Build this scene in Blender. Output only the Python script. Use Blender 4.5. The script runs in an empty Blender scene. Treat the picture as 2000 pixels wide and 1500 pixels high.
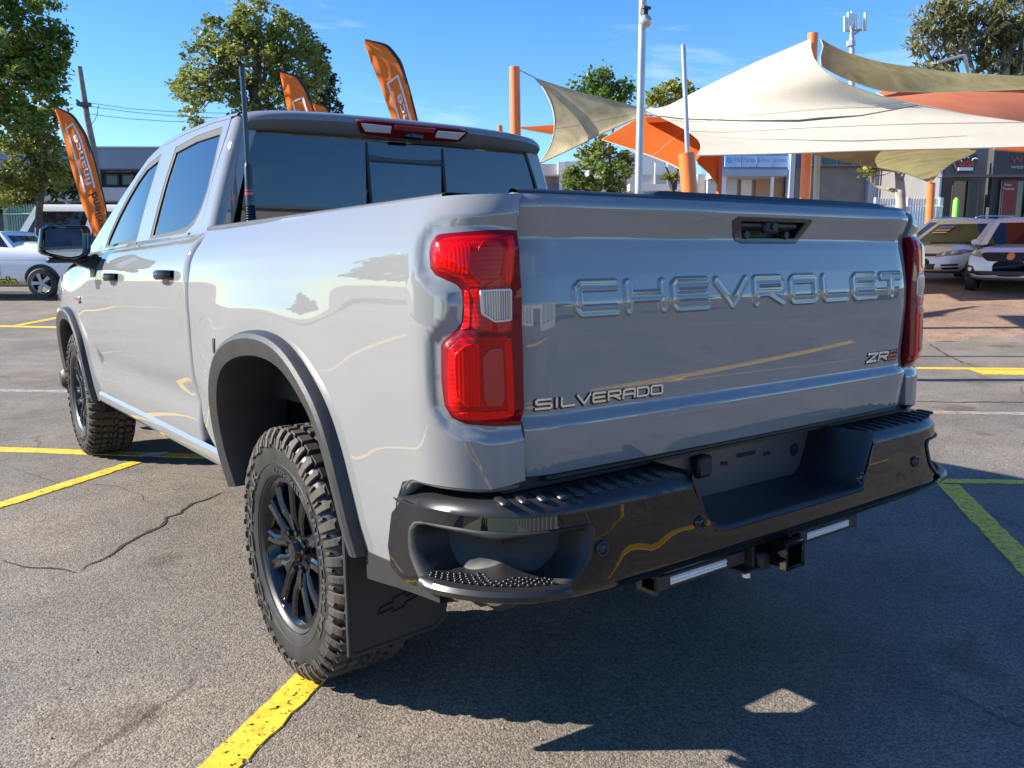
import bpy, math, random
import numpy as np
from mathutils import Vector, Matrix
from mathutils.geometry import delaunay_2d_cdt
random.seed(7); RNG = np.random.default_rng(11)
PI = math.pi
C = bpy.data.collections.new('scene_objects'); bpy.context.scene.collection.children.link(C)

# ------------------------------------------------------------------ camera
CAM = np.array([-1.948, -1.465, 1.411]); YAW = math.radians(36.151); PITCH = math.radians(-9.213); ROLL = math.radians(.145); FPX = 1655.5
cf = np.array([math.sin(YAW)*math.cos(PITCH), math.cos(YAW)*math.cos(PITCH), math.sin(PITCH)])
cr0 = np.array([math.cos(YAW), -math.sin(YAW), 0.]); cu0 = np.cross(cr0, cf)
cr = cr0*math.cos(ROLL)+cu0*math.sin(ROLL); cu = -cr0*math.sin(ROLL)+cu0*math.cos(ROLL)
cam_d = bpy.data.cameras.new('camera'); cam_o = bpy.data.objects.new('camera', cam_d); C.objects.link(cam_o)
cam_o.matrix_world = Matrix(((cr[0], cu[0], -cf[0], CAM[0]), (cr[1], cu[1], -cf[1], CAM[1]), (cr[2], cu[2], -cf[2], CAM[2]), (0, 0, 0, 1)))
cam_d.sensor_width = 36; cam_d.lens = FPX/2000*36; cam_d.clip_start = .05; cam_d.clip_end = 3000
bpy.context.scene.camera = cam_o

# ------------------------------------------------------------------ sky, sun, exposure
SUN = np.array([-1.48, 1.05, 1.0]); SUN /= np.linalg.norm(SUN)
SUN_EL = math.asin(SUN[2]); SUN_AZ = math.atan2(SUN[0], SUN[1])
sc = bpy.context.scene
w = bpy.data.worlds.new('World'); sc.world = w; w.use_nodes = True
nt = w.node_tree; nt.nodes.clear()
def nd(t, typ, **k):
    n = t.nodes.new(typ)
    for a, b in k.items(): setattr(n, a, b)
    return n
out = nd(nt, 'ShaderNodeOutputWorld'); bg = nd(nt, 'ShaderNodeBackground'); sky = nd(nt, 'ShaderNodeTexSky')
sky.sky_type = 'NISHITA'; sky.sun_disc = False; sky.sun_elevation = SUN_EL; sky.sun_rotation = SUN_AZ
sky.altitude = 50; sky.air_density = 1.0; sky.dust_density = 0.; sky.ozone_density = 3.0
tc = nd(nt, 'ShaderNodeTexCoord'); mp = nd(nt, 'ShaderNodeMapping'); mp.inputs['Scale'].default_value = (1.0, 2.2, 5.5); mp.inputs['Rotation'].default_value = (.15, .1, .5)
nz = nd(nt, 'ShaderNodeTexNoise'); nz.inputs['Scale'].default_value = 1.6; nz.inputs['Detail'].default_value = 9; nz.inputs['Roughness'].default_value = .62; nz.inputs['Distortion'].default_value = .5
rp = nd(nt, 'ShaderNodeValToRGB'); rp.color_ramp.elements[0].position = .56; rp.color_ramp.elements[0].color = (0, 0, 0, 1); rp.color_ramp.elements[1].position = .84; rp.color_ramp.elements[1].color = (.55, .55, .55, 1)
hs = nd(nt, 'ShaderNodeHueSaturation'); hs.inputs['Saturation'].default_value = 1.24; hs.inputs['Hue'].default_value = .505; tint = nd(nt, 'ShaderNodeMix', data_type='RGBA', blend_type='MULTIPLY'); tint.inputs[0].default_value = 1; tint.inputs[7].default_value = (.80, .99, 1.17, 1)
mx = nd(nt, 'ShaderNodeMix', data_type='RGBA'); mx.inputs[7].default_value = (7.2, 8.0, 9.0, 1)
L = nt.links.new
L(tc.outputs['Generated'], mp.inputs[0]); L(mp.outputs[0], nz.inputs['Vector']); L(nz.outputs[0], rp.inputs[0])
L(sky.outputs[0], hs.inputs['Color']); L(hs.outputs[0], tint.inputs[6]); L(tint.outputs[2], mx.inputs[6]); L(rp.outputs[0], mx.inputs[0]); L(mx.outputs[2], bg.inputs[0]); L(bg.outputs[0], out.inputs[0])
bg.inputs[1].default_value = .082
sl = bpy.data.lights.new('sun', 'SUN'); sl.energy = 5.0; sl.angle = math.radians(.53); sl.color = (1, .93, .82)
so = bpy.data.objects.new('sun', sl); C.objects.link(so); so.rotation_euler = Vector(SUN).to_track_quat('Z', 'Y').to_euler(); so.location = (-8, 6, 9)
sc.view_settings.view_transform = 'Standard'; sc.view_settings.look = 'None'; sc.view_settings.gamma = 1; sc.view_settings.exposure = 1.30
sc.render.engine = 'CYCLES'

# ------------------------------------------------------------------ photo helpers: the ray through a pixel of the 2000 x 1500 photograph
def ray(px, py): return cf+cr*(px-1000)/FPX-cu*(py-750)/FPX
def G(px, py, z=0.):
    d = ray(px, py); t = (z-CAM[2])/d[2]; return CAM+d*t
def A(px, py, D):
    d = ray(px, py); return CAM+d*D/math.hypot(d[0], d[1])

# ------------------------------------------------------------------ materials
MATS = {}
def mat(name, col, rough=.5, metal=0., coat=0., coatr=.03, var=0., vscale=6., bump=0., bscale=40., ior=1.5, emit=None, alpha=1., trans=0., dist=.01, sheen=0., spec=.5):
    if name in MATS: return MATS[name]
    m = bpy.data.materials.new(name); m.use_nodes = True; t = m.node_tree; p = t.nodes['Principled BSDF']
    p.inputs['Base Color'].default_value = (*col, 1); p.inputs['Roughness'].default_value = rough; p.inputs['Metallic'].default_value = metal
    p.inputs['Coat Weight'].default_value = coat; p.inputs['Coat Roughness'].default_value = coatr; p.inputs['IOR'].default_value = ior
    p.inputs['Alpha'].default_value = alpha; p.inputs['Transmission Weight'].default_value = trans; p.inputs['Specular IOR Level'].default_value = spec
    if var or bump:
        c = nd(t, 'ShaderNodeTexCoord')
    if var:
        n = nd(t, 'ShaderNodeTexNoise'); n.inputs['Scale'].default_value = vscale; n.inputs['Detail'].default_value = 6
        r = nd(t, 'ShaderNodeMapRange'); r.inputs[1].default_value = .3; r.inputs[2].default_value = .7; r.inputs[3].default_value = 1-var; r.inputs[4].default_value = 1+var
        x = nd(t, 'ShaderNodeMix', data_type='RGBA', blend_type='MULTIPLY'); x.inputs[0].default_value = 1; x.inputs[6].default_value = (*col, 1)
        t.links.new(c.outputs['Object'], n.inputs['Vector']); t.links.new(n.outputs[0], r.inputs[0]); t.links.new(r.outputs[0], x.inputs[7]); t.links.new(x.outputs[2], p.inputs['Base Color'])
        r2 = nd(t, 'ShaderNodeMapRange'); r2.inputs[3].default_value = max(0, rough-.08*min(1, var*3)); r2.inputs[4].default_value = min(1, rough+.08*min(1, var*3))
        t.links.new(n.outputs[0], r2.inputs[0]); t.links.new(r2.outputs[0], p.inputs['Roughness'])
    if bump:
        n = nd(t, 'ShaderNodeTexNoise'); n.inputs['Scale'].default_value = bscale; n.inputs['Detail'].default_value = 4
        b = nd(t, 'ShaderNodeBump'); b.inputs['Strength'].default_value = bump; b.inputs['Distance'].default_value = dist
        t.links.new(c.outputs['Object'], n.inputs['Vector']); t.links.new(n.outputs[0], b.inputs['Height']); t.links.new(b.outputs[0], p.inputs['Normal'])
    if emit: p.inputs['Emission Color'].default_value = (*emit[0], 1); p.inputs['Emission Strength'].default_value = emit[1]
    MATS[name] = m; return m
PAINT = mat('grey_paint', (.199, .206, .206), .5, coat=1., coatr=.0, ior=1.5, spec=0.); PAINT.node_tree.nodes['Principled BSDF'].inputs['Coat IOR'].default_value = 1.85
GLOSSB = mat('gloss_black', (.004, .004, .005), .3, coat=1., coatr=.0, spec=0.)
MATTEB = mat('matte_black_plastic', (.012, .0125, .013), .55, var=.15, vscale=30, bump=.25, bscale=700, dist=.0006)
FLARE = mat('textured_flare_plastic', (.026, .027, .028), .42, var=.2, vscale=14, bump=.5, bscale=900, dist=.0008)
LINER = mat('wheelhouse_liner', (.008, .008, .009), .8, var=.3)
DGREY = mat('dark_grey_plastic', (.017, .018, .020), .36, bump=.3, bscale=900, dist=.0004)
SILVER = mat('silver_metal', (.75, .76, .78), .18, metal=1.)
CHROMEB = mat('black_chrome', (.10, .10, .105), .10, metal=1., coat=.5)
RUBBER = mat('tyre_rubber', (.018, .018, .018), .42, var=.35, vscale=12, bump=.3, bscale=260, dist=.001)
RUBBERD = mat('tread_rubber_dusty', (.05, .043, .036), .75, var=.45, vscale=9, bump=.3, bscale=200, dist=.001)
LETTERW = mat('raised_sidewall_lettering', (.05, .05, .05), .3)
RIMB = mat('rim_gloss_black', (.004, .004, .005), .3, coat=1., spec=0.)
STEEL = mat('underbody_steel', (.05, .048, .045), .6, metal=.4, var=.3, bump=.2, bscale=60)
BADGERED = mat('badge_red', (.30, .03, .03), .3, coat=.5)
AMBER = mat('amber_reflector', (.75, .28, .01), .25, coat=.6)
REVERSE = mat('clear_lamp', (.62, .60, .62), .22, coat=1.)
LEDW = mat('led_lens_white', (.72, .72, .74), .25, coat=1., bump=.8, bscale=260, dist=.004)
WHITE = mat('white_paint', (.72, .73, .74), .3, coat=1., coatr=.03)
def glass_mat(name, col, thru, ior=1.6, tint=(.25, .28, .33)):
    if name in MATS: return MATS[name]
    m = bpy.data.materials.new(name); m.use_nodes = True; t = m.node_tree; p = t.nodes['Principled BSDF']; o = t.nodes['Material Output']
    p.inputs['Base Color'].default_value = (*col, 1); p.inputs['Roughness'].default_value = .015; p.inputs['IOR'].default_value = ior
    tr = nd(t, 'ShaderNodeBsdfTransparent'); tr.inputs[0].default_value = (*tint, 1)
    fr = nd(t, 'ShaderNodeFresnel'); fr.inputs[0].default_value = ior
    r = nd(t, 'ShaderNodeMapRange'); r.inputs[1].default_value = .04; r.inputs[2].default_value = .5; r.inputs[3].default_value = 1-thru; r.inputs[4].default_value = 1
    ms = nd(t, 'ShaderNodeMixShader'); t.links.new(fr.outputs[0], r.inputs[0]); t.links.new(r.outputs[0], ms.inputs[0]); t.links.new(tr.outputs[0], ms.inputs[1]); t.links.new(p.outputs[0], ms.inputs[2]); t.links.new(ms.outputs[0], o.inputs[0])
    MATS[name] = m; return m
GLASS = glass_mat('tinted_glass', (.004, .006, .012), .18, 1.75)
GLASSD = glass_mat('privacy_glass', (.006, .008, .016), .10, 1.9)

# ------------------------------------------------------------------ object helpers
def tag(o, label=None, cat=None, group=None, kind=None):
    if label: o['label'] = label
    if cat: o['category'] = cat
    if group: o['group'] = group
    if kind: o['kind'] = kind
    return o
def root(name, loc, label, cat, group=None, rz=0.):
    o = bpy.data.objects.new(name, None); C.objects.link(o); o.location = loc; o.rotation_euler = (0, 0, rz); o.empty_display_size = .2
    return tag(o, label, cat, group)
def origin(p):
    v = np.zeros(3)
    while p is not None: v = v+np.array(p.location); p = p.parent
    return v
def link(name, me, parent=None, m=None):
    o = bpy.data.objects.new(name, me); C.objects.link(o)
    if m is not None: me.materials.append(m)
    if parent is not None: o.parent = parent
    return o
def mesh(name, V, F, m, parent=None, smooth=True, N=None, local=False, angle=None):
    """V in world coordinates (or the parent's own frame when local)"""
    V = np.asarray(V, float)
    if parent is not None and not local: V = V-origin(parent)
    me = bpy.data.meshes.new(name)
    F = F.tolist() if isinstance(F, np.ndarray) else F
    me.from_pydata(V.tolist(), [], F); me.validate(); me.update()
    if smooth: me.polygons.foreach_set('use_smooth', [True]*len(me.polygons))
    if N is not None: me.normals_split_custom_set_from_vertices(np.asarray(N, float).tolist())
    elif smooth and angle is not None: me.set_sharp_from_angle(angle=math.radians(angle))
    return link(name, me, parent, m)
class MB:
    """collects shapes, builds ONE mesh"""
    def __init__(s): s.V = []; s.F = []; s.n = 0
    def add(s, V, F):
        V = np.asarray(V, float); s.V.append(V); s.F += [tuple(int(i)+s.n for i in f) for f in F]; s.n += len(V); return s
    def box(s, c, d, rz=0., tilt=None, taper=1., bev=0.):
        x, y, z = [a/2 for a in d]
        if bev:
            b = min(bev, x*.9, y*.9, z*.9); P = []
            for sz in (-1, 1):
                for k, (i, j) in enumerate(((x, y-b), (x-b, y), (-x+b, y), (-x, y-b), (-x, -y+b), (-x+b, -y), (x-b, -y), (x, -y+b))): P.append((i, j, sz*(z-b)))
            for sz in (-1, 1):
                for (i, j) in ((x-b, y-b), (-x+b, y-b), (-x+b, -y+b), (x-b, -y+b)): P.append((i, j, sz*z))
            V = np.array(P); F = []
            for k in range(8): F.append((k, (k+1) % 8, 8+(k+1) % 8, 8+k))
            for bs, cp, fl in ((0, 16, True), (8, 20, False)):
                for q in range(4):
                    a0, a1 = bs+(2*q) % 8, bs+(2*q+1) % 8; a2 = bs+(2*q+2) % 8
                    f1 = (a0, a1, cp+q); f2 = (a1, a2, cp+(q+1) % 4, cp+q)
                    F += [f1[::-1], f2[::-1]] if fl else [f1, f2]
                f = (cp, cp+1, cp+2, cp+3); F.append(f[::-1] if fl else f)
        else:
            V = np.array([(i*x*(taper if k > 0 else 1), j*y*(taper if k > 0 else 1), k*z) for k in (-1, 1) for i, j in ((-1, -1), (1, -1), (1, 1), (-1, 1))])
            F = [(3, 2, 1, 0), (4, 5, 6, 7), (0, 1, 5, 4), (1, 2, 6, 5), (2, 3, 7, 6), (3, 0, 4, 7)]
        if tilt is not None: V = V@np.array(Matrix.Rotation(tilt[1], 3, tilt[0])).T
        if rz: V = V@np.array(Matrix.Rotation(rz, 3, 'Z')).T
        return s.add(V+np.array(c, float), F)
    def tube(s, P, r, n=10, cap=True):
        P = np.asarray(P, float); r = np.broadcast_to(np.asarray(r, float), (len(P),)); T = np.gradient(P, axis=0); T /= np.linalg.norm(T, axis=1)[:, None]+1e-12
        up = np.array([0, 0, 1.]) if abs(T[0, 2]) < .9 else np.array([1., 0, 0]); V = []
        a = np.linspace(0, 2*PI, n, endpoint=False)
        for i in range(len(P)):
            u = np.cross(T[i], up); u /= np.linalg.norm(u)+1e-12; v = np.cross(u, T[i]); up = v
            V.append(P[i]+r[i]*(np.cos(a)[:, None]*u+np.sin(a)[:, None]*v))
        F = [(i*n+j, (i+1)*n+j, (i+1)*n+(j+1) % n, i*n+(j+1) % n) for i in range(len(P)-1) for j in range(n)]
        if cap: F += [tuple(range(n)), tuple(range((len(P)-1)*n, len(P)*n))[::-1]]
        return s.add(np.concatenate(V), F)
    def lathe(s, prof, n=32, axis='z', c=(0, 0, 0), closed=False):
        """prof (r, h)"""
        prof = np.asarray(prof, float); a = np.linspace(0, 2*PI, n, endpoint=False); V = []
        for r_, h in prof:
            V.append(np.stack([r_*np.cos(a), r_*np.sin(a), np.full(n, h)], 1))
        V = np.concatenate(V); k = len(prof)
        if axis == 'x': V = V[:, [2, 0, 1]]
        if axis == 'y': V = V[:, [1, 2, 0]]
        F = [(i*n+j, i*n+(j+1) % n, ((i+1) % k)*n+(j+1) % n, ((i+1) % k)*n+j) for i in range(k if closed else k-1) for j in range(n)]
        return s.add(V+np.array(c, float), F)
    def prism(s, poly, f0, f1):
        """poly (2d) mapped by f0 and f1 -> two caps and a wall"""
        n = len(poly); V = [f0(*p) for p in poly]+[f1(*p) for p in poly]
        return s.add(V, [tuple(range(n))[::-1], tuple(range(n, 2*n))]+[(i, (i+1) % n, n+(i+1) % n, n+i) for i in range(n)])
    def grid(s, P):
        P = np.asarray(P, float); a, b = P.shape[:2]
        return s.add(P.reshape(-1, 3), [(i*b+j, i*b+j+1, (i+1)*b+j+1, (i+1)*b+j) for i in range(a-1) for j in range(b-1)])
    def get(s): return (np.concatenate(s.V) if s.V else np.zeros((0, 3))), s.F
    def build(s, name, m, parent=None, smooth=True, angle=40, local=False, fn=None):
        V, F = s.get()
        if fn is not None: V = fn(V)
        return mesh(name, V, F, m, parent, smooth, angle=angle if smooth else None, local=local)
def inpoly(P, poly):
    x, y = P[:, 0], P[:, 1]; r = np.zeros(len(P), bool); n = len(poly)
    for i in range(n):
        x0, y0 = poly[i]; x1, y1 = poly[(i+1) % n]
        if y0 == y1: continue
        c = (y0 > y) != (y1 > y); r ^= c & (x < (x1-x0)*(y-y0)/(y1-y0)+x0)
    return r
def pdist(P, poly, closed=True):
    d = np.full(len(P), 1e9); n = len(poly)
    for i in range(n if closed else n-1):
        a = np.array(poly[i], float); b = np.array(poly[(i+1) % n], float); ab = b-a
        t = np.clip(((P-a)@ab)/(ab@ab+1e-15), 0, 1); d = np.minimum(d, np.linalg.norm(P-a-t[:, None]*ab, axis=1))
    return d
def dens(poly, step, closed=True):
    o = []; n = len(poly)
    for i in range(n if closed else n-1):
        a = np.array(poly[i], float); b = np.array(poly[(i+1) % n], float); k = max(1, int(math.ceil(np.linalg.norm(b-a)/step)))
        for j in range(k): o.append(tuple(a+(b-a)*j/k))
    if not closed: o.append(tuple(poly[-1]))
    return o
def roundp(poly, it=2, k=.22):
    """corner cutting"""
    for _ in range(it):
        o = []
        for i in range(len(poly)):
            a = np.array(poly[i], float); b = np.array(poly[(i+1) % len(poly)], float); d = np.linalg.norm(b-a); t = min(k, .5)
            o += [tuple(a+(b-a)*t), tuple(b+(a-b)*t)]
        poly = o
    return poly
def area(p):
    a = np.array(p); return .5*np.sum(a[:, 0]*np.roll(a[:, 1], -1)-np.roll(a[:, 0], -1)*a[:, 1])
def offset(poly, d):
    """outwards for positive d"""
    p = np.array(poly, float)
    if area(p) < 0: d = -d
    e = np.roll(p, -1, 0)-p; e /= np.linalg.norm(e, axis=1)[:, None]+1e-12; nrm = np.stack([e[:, 1], -e[:, 0]], 1)
    m = nrm+np.roll(nrm, 1, 0); l = np.linalg.norm(m, axis=1)[:, None]; m = m/(l+1e-9); c = np.clip((m*nrm).sum(1), .5, 1)[:, None]
    return [tuple(q) for q in p+m*d/c]
def snorm(S, P, ref):
    h = 1.5e-3; a = S(P[:, 0]+h, P[:, 1])-S(P[:, 0]-h, P[:, 1]); b = S(P[:, 0], P[:, 1]+h)-S(P[:, 0], P[:, 1]-h)
    n = np.cross(a, b); n /= np.linalg.norm(n, axis=1)[:, None]+1e-15
    if np.sum((S(P[:, 0], P[:, 1])-np.array(ref))*n) < 0: n = -n
    return n
def panel_geo(S, poly, holes=(), step=.035, ref=(0, 2, 1), rim=.014, off=0., gap=.0, rr=.003, disp=None):
    if gap: poly = offset(poly, -gap); holes = [offset(h, gap) for h in holes]
    B = dens(poly, step); HB = [dens(h, step) for h in holes]
    pts = np.array(B); lo = pts.min(0); hi = pts.max(0)
    gx_, gy_ = np.meshgrid(np.arange(lo[0]+step*.5, hi[0], step), np.arange(lo[1]+step*.5, hi[1], step)); I = np.stack([gx_.ravel(), gy_.ravel()], 1)
    k = inpoly(I, B) & (pdist(I, B) > step*.45)
    for h in HB: k &= ~inpoly(I, h) & (pdist(I, h) > step*.45)
    I = I[k]; allp = [Vector(p) for p in B]; E = [(i, (i+1) % len(B)) for i in range(len(B))]
    for h in HB:
        s0 = len(allp); allp += [Vector(p) for p in h]; E += [(s0+i, s0+(i+1) % len(h)) for i in range(len(h))]
    allp += [Vector(p) for p in I]
    v, e, f, *_ = delaunay_2d_cdt(allp, E, [], 0, 1e-7)
    P = np.array([(q[0], q[1]) for q in v]); T = np.array([t for t in f if len(t) == 3]); cen = P[T].mean(1)
    k = inpoly(cen, B)
    for h in HB: k &= ~inpoly(cen, h)
    T = T[k]
    Sd = S if disp is None else (lambda a, b: disp(S, a, b))
    X = Sd(P[:, 0], P[:, 1]); N = snorm(Sd, P, ref); X = X+N*off
    a = X[T[:, 1]]-X[T[:, 0]]; b = X[T[:, 2]]-X[T[:, 0]]; fl = (np.cross(a, b)*N[T[:, 0]]).sum(1) < 0
    T[fl] = T[fl][:, ::-1]
    V = [X]; NN = [N]; F = T.tolist(); n = len(X)
    if rim:
        for lp, sg in [(B, 1)]+[(h, -1) for h in HB]:
            Q = np.array(lp); Qo = np.array(offset(lp, sg*rr)); x0 = Sd(Q[:, 0], Q[:, 1]); n0 = snorm(Sd, Q, ref); x0 = x0+n0*off
            x1 = Sd(Qo[:, 0], Qo[:, 1])+n0*(off-rr); o = x1-x0; o -= n0*(o*n0).sum(1)[:, None]; o /= np.linalg.norm(o, axis=1)[:, None]+1e-12
            x2 = x1-n0*rim; m = len(lp); V += [x0, x1, x2]; NN += [n0, o, o]
            for i in range(m):
                j = (i+1) % m; q1 = [n+i, n+j, n+m+j, n+m+i]; q2 = [n+m+i, n+m+j, n+2*m+j, n+2*m+i]
                fn = np.cross(x0[j]-x0[i], x1[j]-x0[i])
                if fn@(n0[i]+o[i]) < 0: q1 = q1[::-1]; q2 = q2[::-1]
                F += [q1, q2]
            n += 3*m
    return np.concatenate(V), F, np.concatenate(NN)
def mirror(V, F, N): 
    V = V*np.array([-1, 1, 1]); N = N*np.array([-1, 1, 1]); return V, [list(f)[::-1] for f in F], N
TR = {}
def panel(name, S, poly, m, parent, both=False, xf=None, **k):
    V, F, N = panel_geo(S, poly, **k); o = []
    for s in ((0, 1) if both else (0,)):
        v, f, n_ = (V, F, N) if s == 0 else mirror(V, F, N)
        if xf: v = xf(v)
        o.append(mesh(name, v, f, m, parent, True, n_))
    return o if both else o[0]
FONTS = {}
def text_mesh(txt, size=1., depth=0., off=0., bevel=0., align='CENTER'):
    cu_ = bpy.data.curves.new('lettering', 'FONT'); cu_.body = txt; cu_.size = size; cu_.extrude = depth; cu_.offset = off; cu_.bevel_depth = bevel; cu_.align_x = align; cu_.resolution_u = 3
    o = bpy.data.objects.new('lettering', cu_); me = o.to_mesh(); V = np.array([v.co[:] for v in me.vertices]).reshape(-1, 3); F = [tuple(p.vertices) for p in me.polygons]
    o.to_mesh_clear(); bpy.data.objects.remove(o); bpy.data.curves.remove(cu_); return V, F
def text_on(name, txt, fn, m, parent, width, height, depth=.0, off=0., smooth=False):
    """fn maps (u in -.5..+.5 of width, v in 0..1 height, d) to 3-D"""
    V, F = text_mesh(txt, 1., depth=.5 if depth else 0, off=off)
    lo = V.min(0); hi = V.max(0); u = (V[:, 0]-lo[0])/(hi[0]-lo[0])-.5; v = (V[:, 1]-lo[1])/(hi[1]-lo[1]); d = V[:, 2]*2*depth/2+depth/2 if depth else V[:, 2]*0
    return mesh(name, fn(u*width, v*height, d), F, m, parent, smooth)

# ------------------------------------------------------------------ pickup truck: surfaces of its body (y forward from the tailgate, z up)
def smooth_tab(pts, sig):
    a = np.array(pts, float); x = np.linspace(a[0, 0], a[-1, 0], 600); v = np.interp(x, a[:, 0], a[:, 1])
    h = x[1]-x[0]; n = int(3*sig/h)+1; k = np.exp(-.5*(np.arange(-n, n+1)*h/sig)**2); k /= k.sum()
    lo = v[0]-(v[1]-v[0])*np.arange(n, 0, -1); hi = v[-1]+(v[-1]-v[-2])*np.arange(1, n+1)
    v = np.convolve(np.concatenate([lo, v, hi]), k, 'valid')
    return lambda q: np.interp(q, x, v)
YR = 1.117; YF = YR+3.746; RHO = .039
def b2w(X):
    X = np.array(X, float); c, s = math.cos(RHO), math.sin(RHO); y, z = X[..., 1]-YR, X[..., 2]
    return np.stack([X[..., 0], YR+y*c+z*s, z*c-y*s], -1)
WZ = smooth_tab([(.40, .94), (.55, .965), (.66, .985), (.78, .997), (.90, 1.006), (1.05, 1.012), (1.20, 1.013), (1.31, 1.008), (1.38, .999), (1.42, .985), (1.455, .962), (1.50, .925)], .012)
CR = .17
def sm(t): t = np.clip(t, 0, 1); return t*t*(3-2*t)
def hw(y, z):
    w_ = WZ(np.minimum(z, 1.495))
    r = np.hypot(y-YR, z-.55); w_ = w_+.018*np.exp(-((r-.62)/.16)**2)*np.clip((1.42-z)/.2, 0, 1)
    r = np.hypot(y-YF, z-.55); w_ = w_+.008*np.exp(-((r-.62)/.16)**2)*np.clip((1.42-z)/.2, 0, 1)
    w_ = w_-.016*np.exp(-((z-.84)/.075)**2)*sm((y-1.75)/.25)*sm((4.25-y)/.3)
    return w_-.012*sm((y-3.3)/1.0)-.07*np.maximum(y-4.7, 0)**2-.03*sm((z-1.25)/.2)*sm((y-3.9)/.8)
def ryc(z): return .0+.006*np.cos((z-1.2)*3)
def bed(s, z):
    s = np.asarray(s, float); z = np.asarray(z, float); r = CR
    w0 = hw(np.where(s < 0, r-s, r*.4), z); a = np.clip(s/r, 0, PI/2); e = np.maximum(s-r*PI/2, 0)
    return np.stack([-(w0-r)-r*np.cos(a)+e, np.where(s < 0, r-s, r-r*np.sin(a))+ryc(z)*np.clip(a, 0, 1), z+0*w0], -1)
def gx(y, z):
    t = np.clip((z-1.50)/.43, -1, 1.3)
    return .905-.12*t-.015*np.maximum(t, 0)**2-.03*np.maximum(y-3.3, 0)**1.5
def cabx(y, z):
    k = 1/(1+np.exp(-(z-1.485)/.007)); return hw(y, z)*(1-k)+gx(y, z)*k
CC = .04
def cyr(z): return 1.948-.012*np.clip((1.9-z)/.4, -.3, 1.0)+np.interp(z, [1.36, 1.47], [.004, 0.])
def cab(s, z):
    s = np.asarray(s, float); z = np.asarray(z, float); r = CC; y0 = cyr(z); w_ = cabx(np.where(s < 0, y0+r-s, y0+r), z)
    a = np.clip(s/r, 0, PI/2); e = np.maximum(s-r*PI/2, 0)
    return np.stack([-(w_-r)-r*np.cos(a)+e, np.where(s < 0, y0+r-s, y0+r-r*np.sin(a)), z+0*w_], -1)
def side(y, z): return np.stack([-cabx(y, z), y+0*z, z+0*y], -1)
Sbed = lambda s, z: b2w(bed(s, z)); Scab = lambda s, z: b2w(cab(s, z)); Sside = lambda y, z: b2w(side(y, z))
truck = root('pickup_truck', (0, 2.9, 0), 'glossy grey crew cab pickup truck seen from behind, filling the photograph', 'pickup truck')
def B(mb, name, m, parent=truck, **k): return mb.build(name, m, parent, fn=b2w, **k)
def zrail(y): return 1.478+.014*y

# tail light outline in bed coordinates (arc length, height)
TL = [(.082, 1.404), (.145, 1.406), (.204, 1.408), (.30, 1.406), (.302, 1.273), (.302, 1.138), (.302, .966), (.218, .970), (.151, .978), (.117, .992), (.10, 1.019), (.095, 1.079), (.098, 1.156), (.107, 1.169), (.136, 1.189), (.151, 1.205), (.154, 1.244), (.150, 1.276), (.138, 1.288), (.083, 1.310), (.067, 1.326), (.060, 1.359), (.062, 1.388), (.070, 1.400)]
def sgap(z):
    z = np.atleast_1d(z); s = np.linspace(.1, .36, 400); r = []
    for q in z:
        x = bed(s, np.full(400, q))[:, 0]; r.append(np.interp(-.813, x, s))
    return np.array(r)
def bdisp(S, s, z):
    """the sheet metal steps in round the lamp"""
    P = np.stack([s, z], -1).reshape(-1, 2); tl = [p for p in TL if p[0] < .29]+[]
    q = [(.6, 1.406)]+TL[4:][::1]; full = [(.6, 1.407)]+[(.6, .966)]+TL[7:]+TL[:3]
    d = np.where(inpoly(P, full), 0, pdist(P, full)).reshape(np.shape(s))
    X = S(s, z); N = np.zeros_like(X)
    k = 1-sm((d-.008)/.028)
    h = 2e-3; a = S(s+h, z)-S(s-h, z); b = S(s, z+h)-S(s, z-h); N = np.cross(a, b); N /= np.linalg.norm(N, axis=-1)[..., None]
    if np.mean((X-np.array((0, 2, 1)))[..., 0]*N[..., 0]) < 0: N = -N
    return X-N*(.011*k)[..., None]
zg = np.linspace(.84, 1.47, 12)
def arch(yc, grow=0.):
    A_ = [(.47, .55), (.49, .68), (.50, .80), (.47, .95), (.385, 1.06), (.23, 1.13), (0, 1.16), (-.18, 1.152), (-.31, 1.119), (-.43, 1.047), (-.52, .971), (-.575, .88), (-.61, .76), (-.63, .665), (-.645, .575)]
    p = np.array(A_); t = np.linspace(0, 1, len(p)); tt = np.linspace(0, 1, 44); q = np.stack([np.interp(tt, t, p[:, i]) for i in (0, 1)], 1)
    for _ in range(6): q[1:-1] = .5*q[1:-1]+.25*(q[:-2]+q[2:])
    if grow:
        T = np.gradient(q, axis=0); T /= np.linalg.norm(T, axis=1)[:, None]; n = np.stack([-T[:, 1], T[:, 0]], 1)
        g = grow*(.72+.28*sm(np.linspace(0, 1, 44)*2.2)); q = q-n*g[:, None]*(-1 if n[20, 1] < 0 else 1)
    return q+np.array([yc, 0])
AO = arch(YR); ys_ = [(CR-p[0], p[1]) for p in AO]
bf = [(-1.72, 1.503), (-1.69, 1.45), (-1.715, 1.383), (-1.74, 1.285), (-1.735, 1.127), (-1.74, .97), (-1.74, .868), (-1.68, .76), (-1.53, .678)]
top = [(s, float(zrail(CR-s)+.004)) for s in np.linspace(float(sgap(1.47)[0]), -1.72, 24)][:-1]
right = [(float(s), float(z)) for s, z in zip(sgap(zg), zg)]
tl_in = [p for p in TL if p[0] < .295]; il = [p for p in tl_in]
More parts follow.
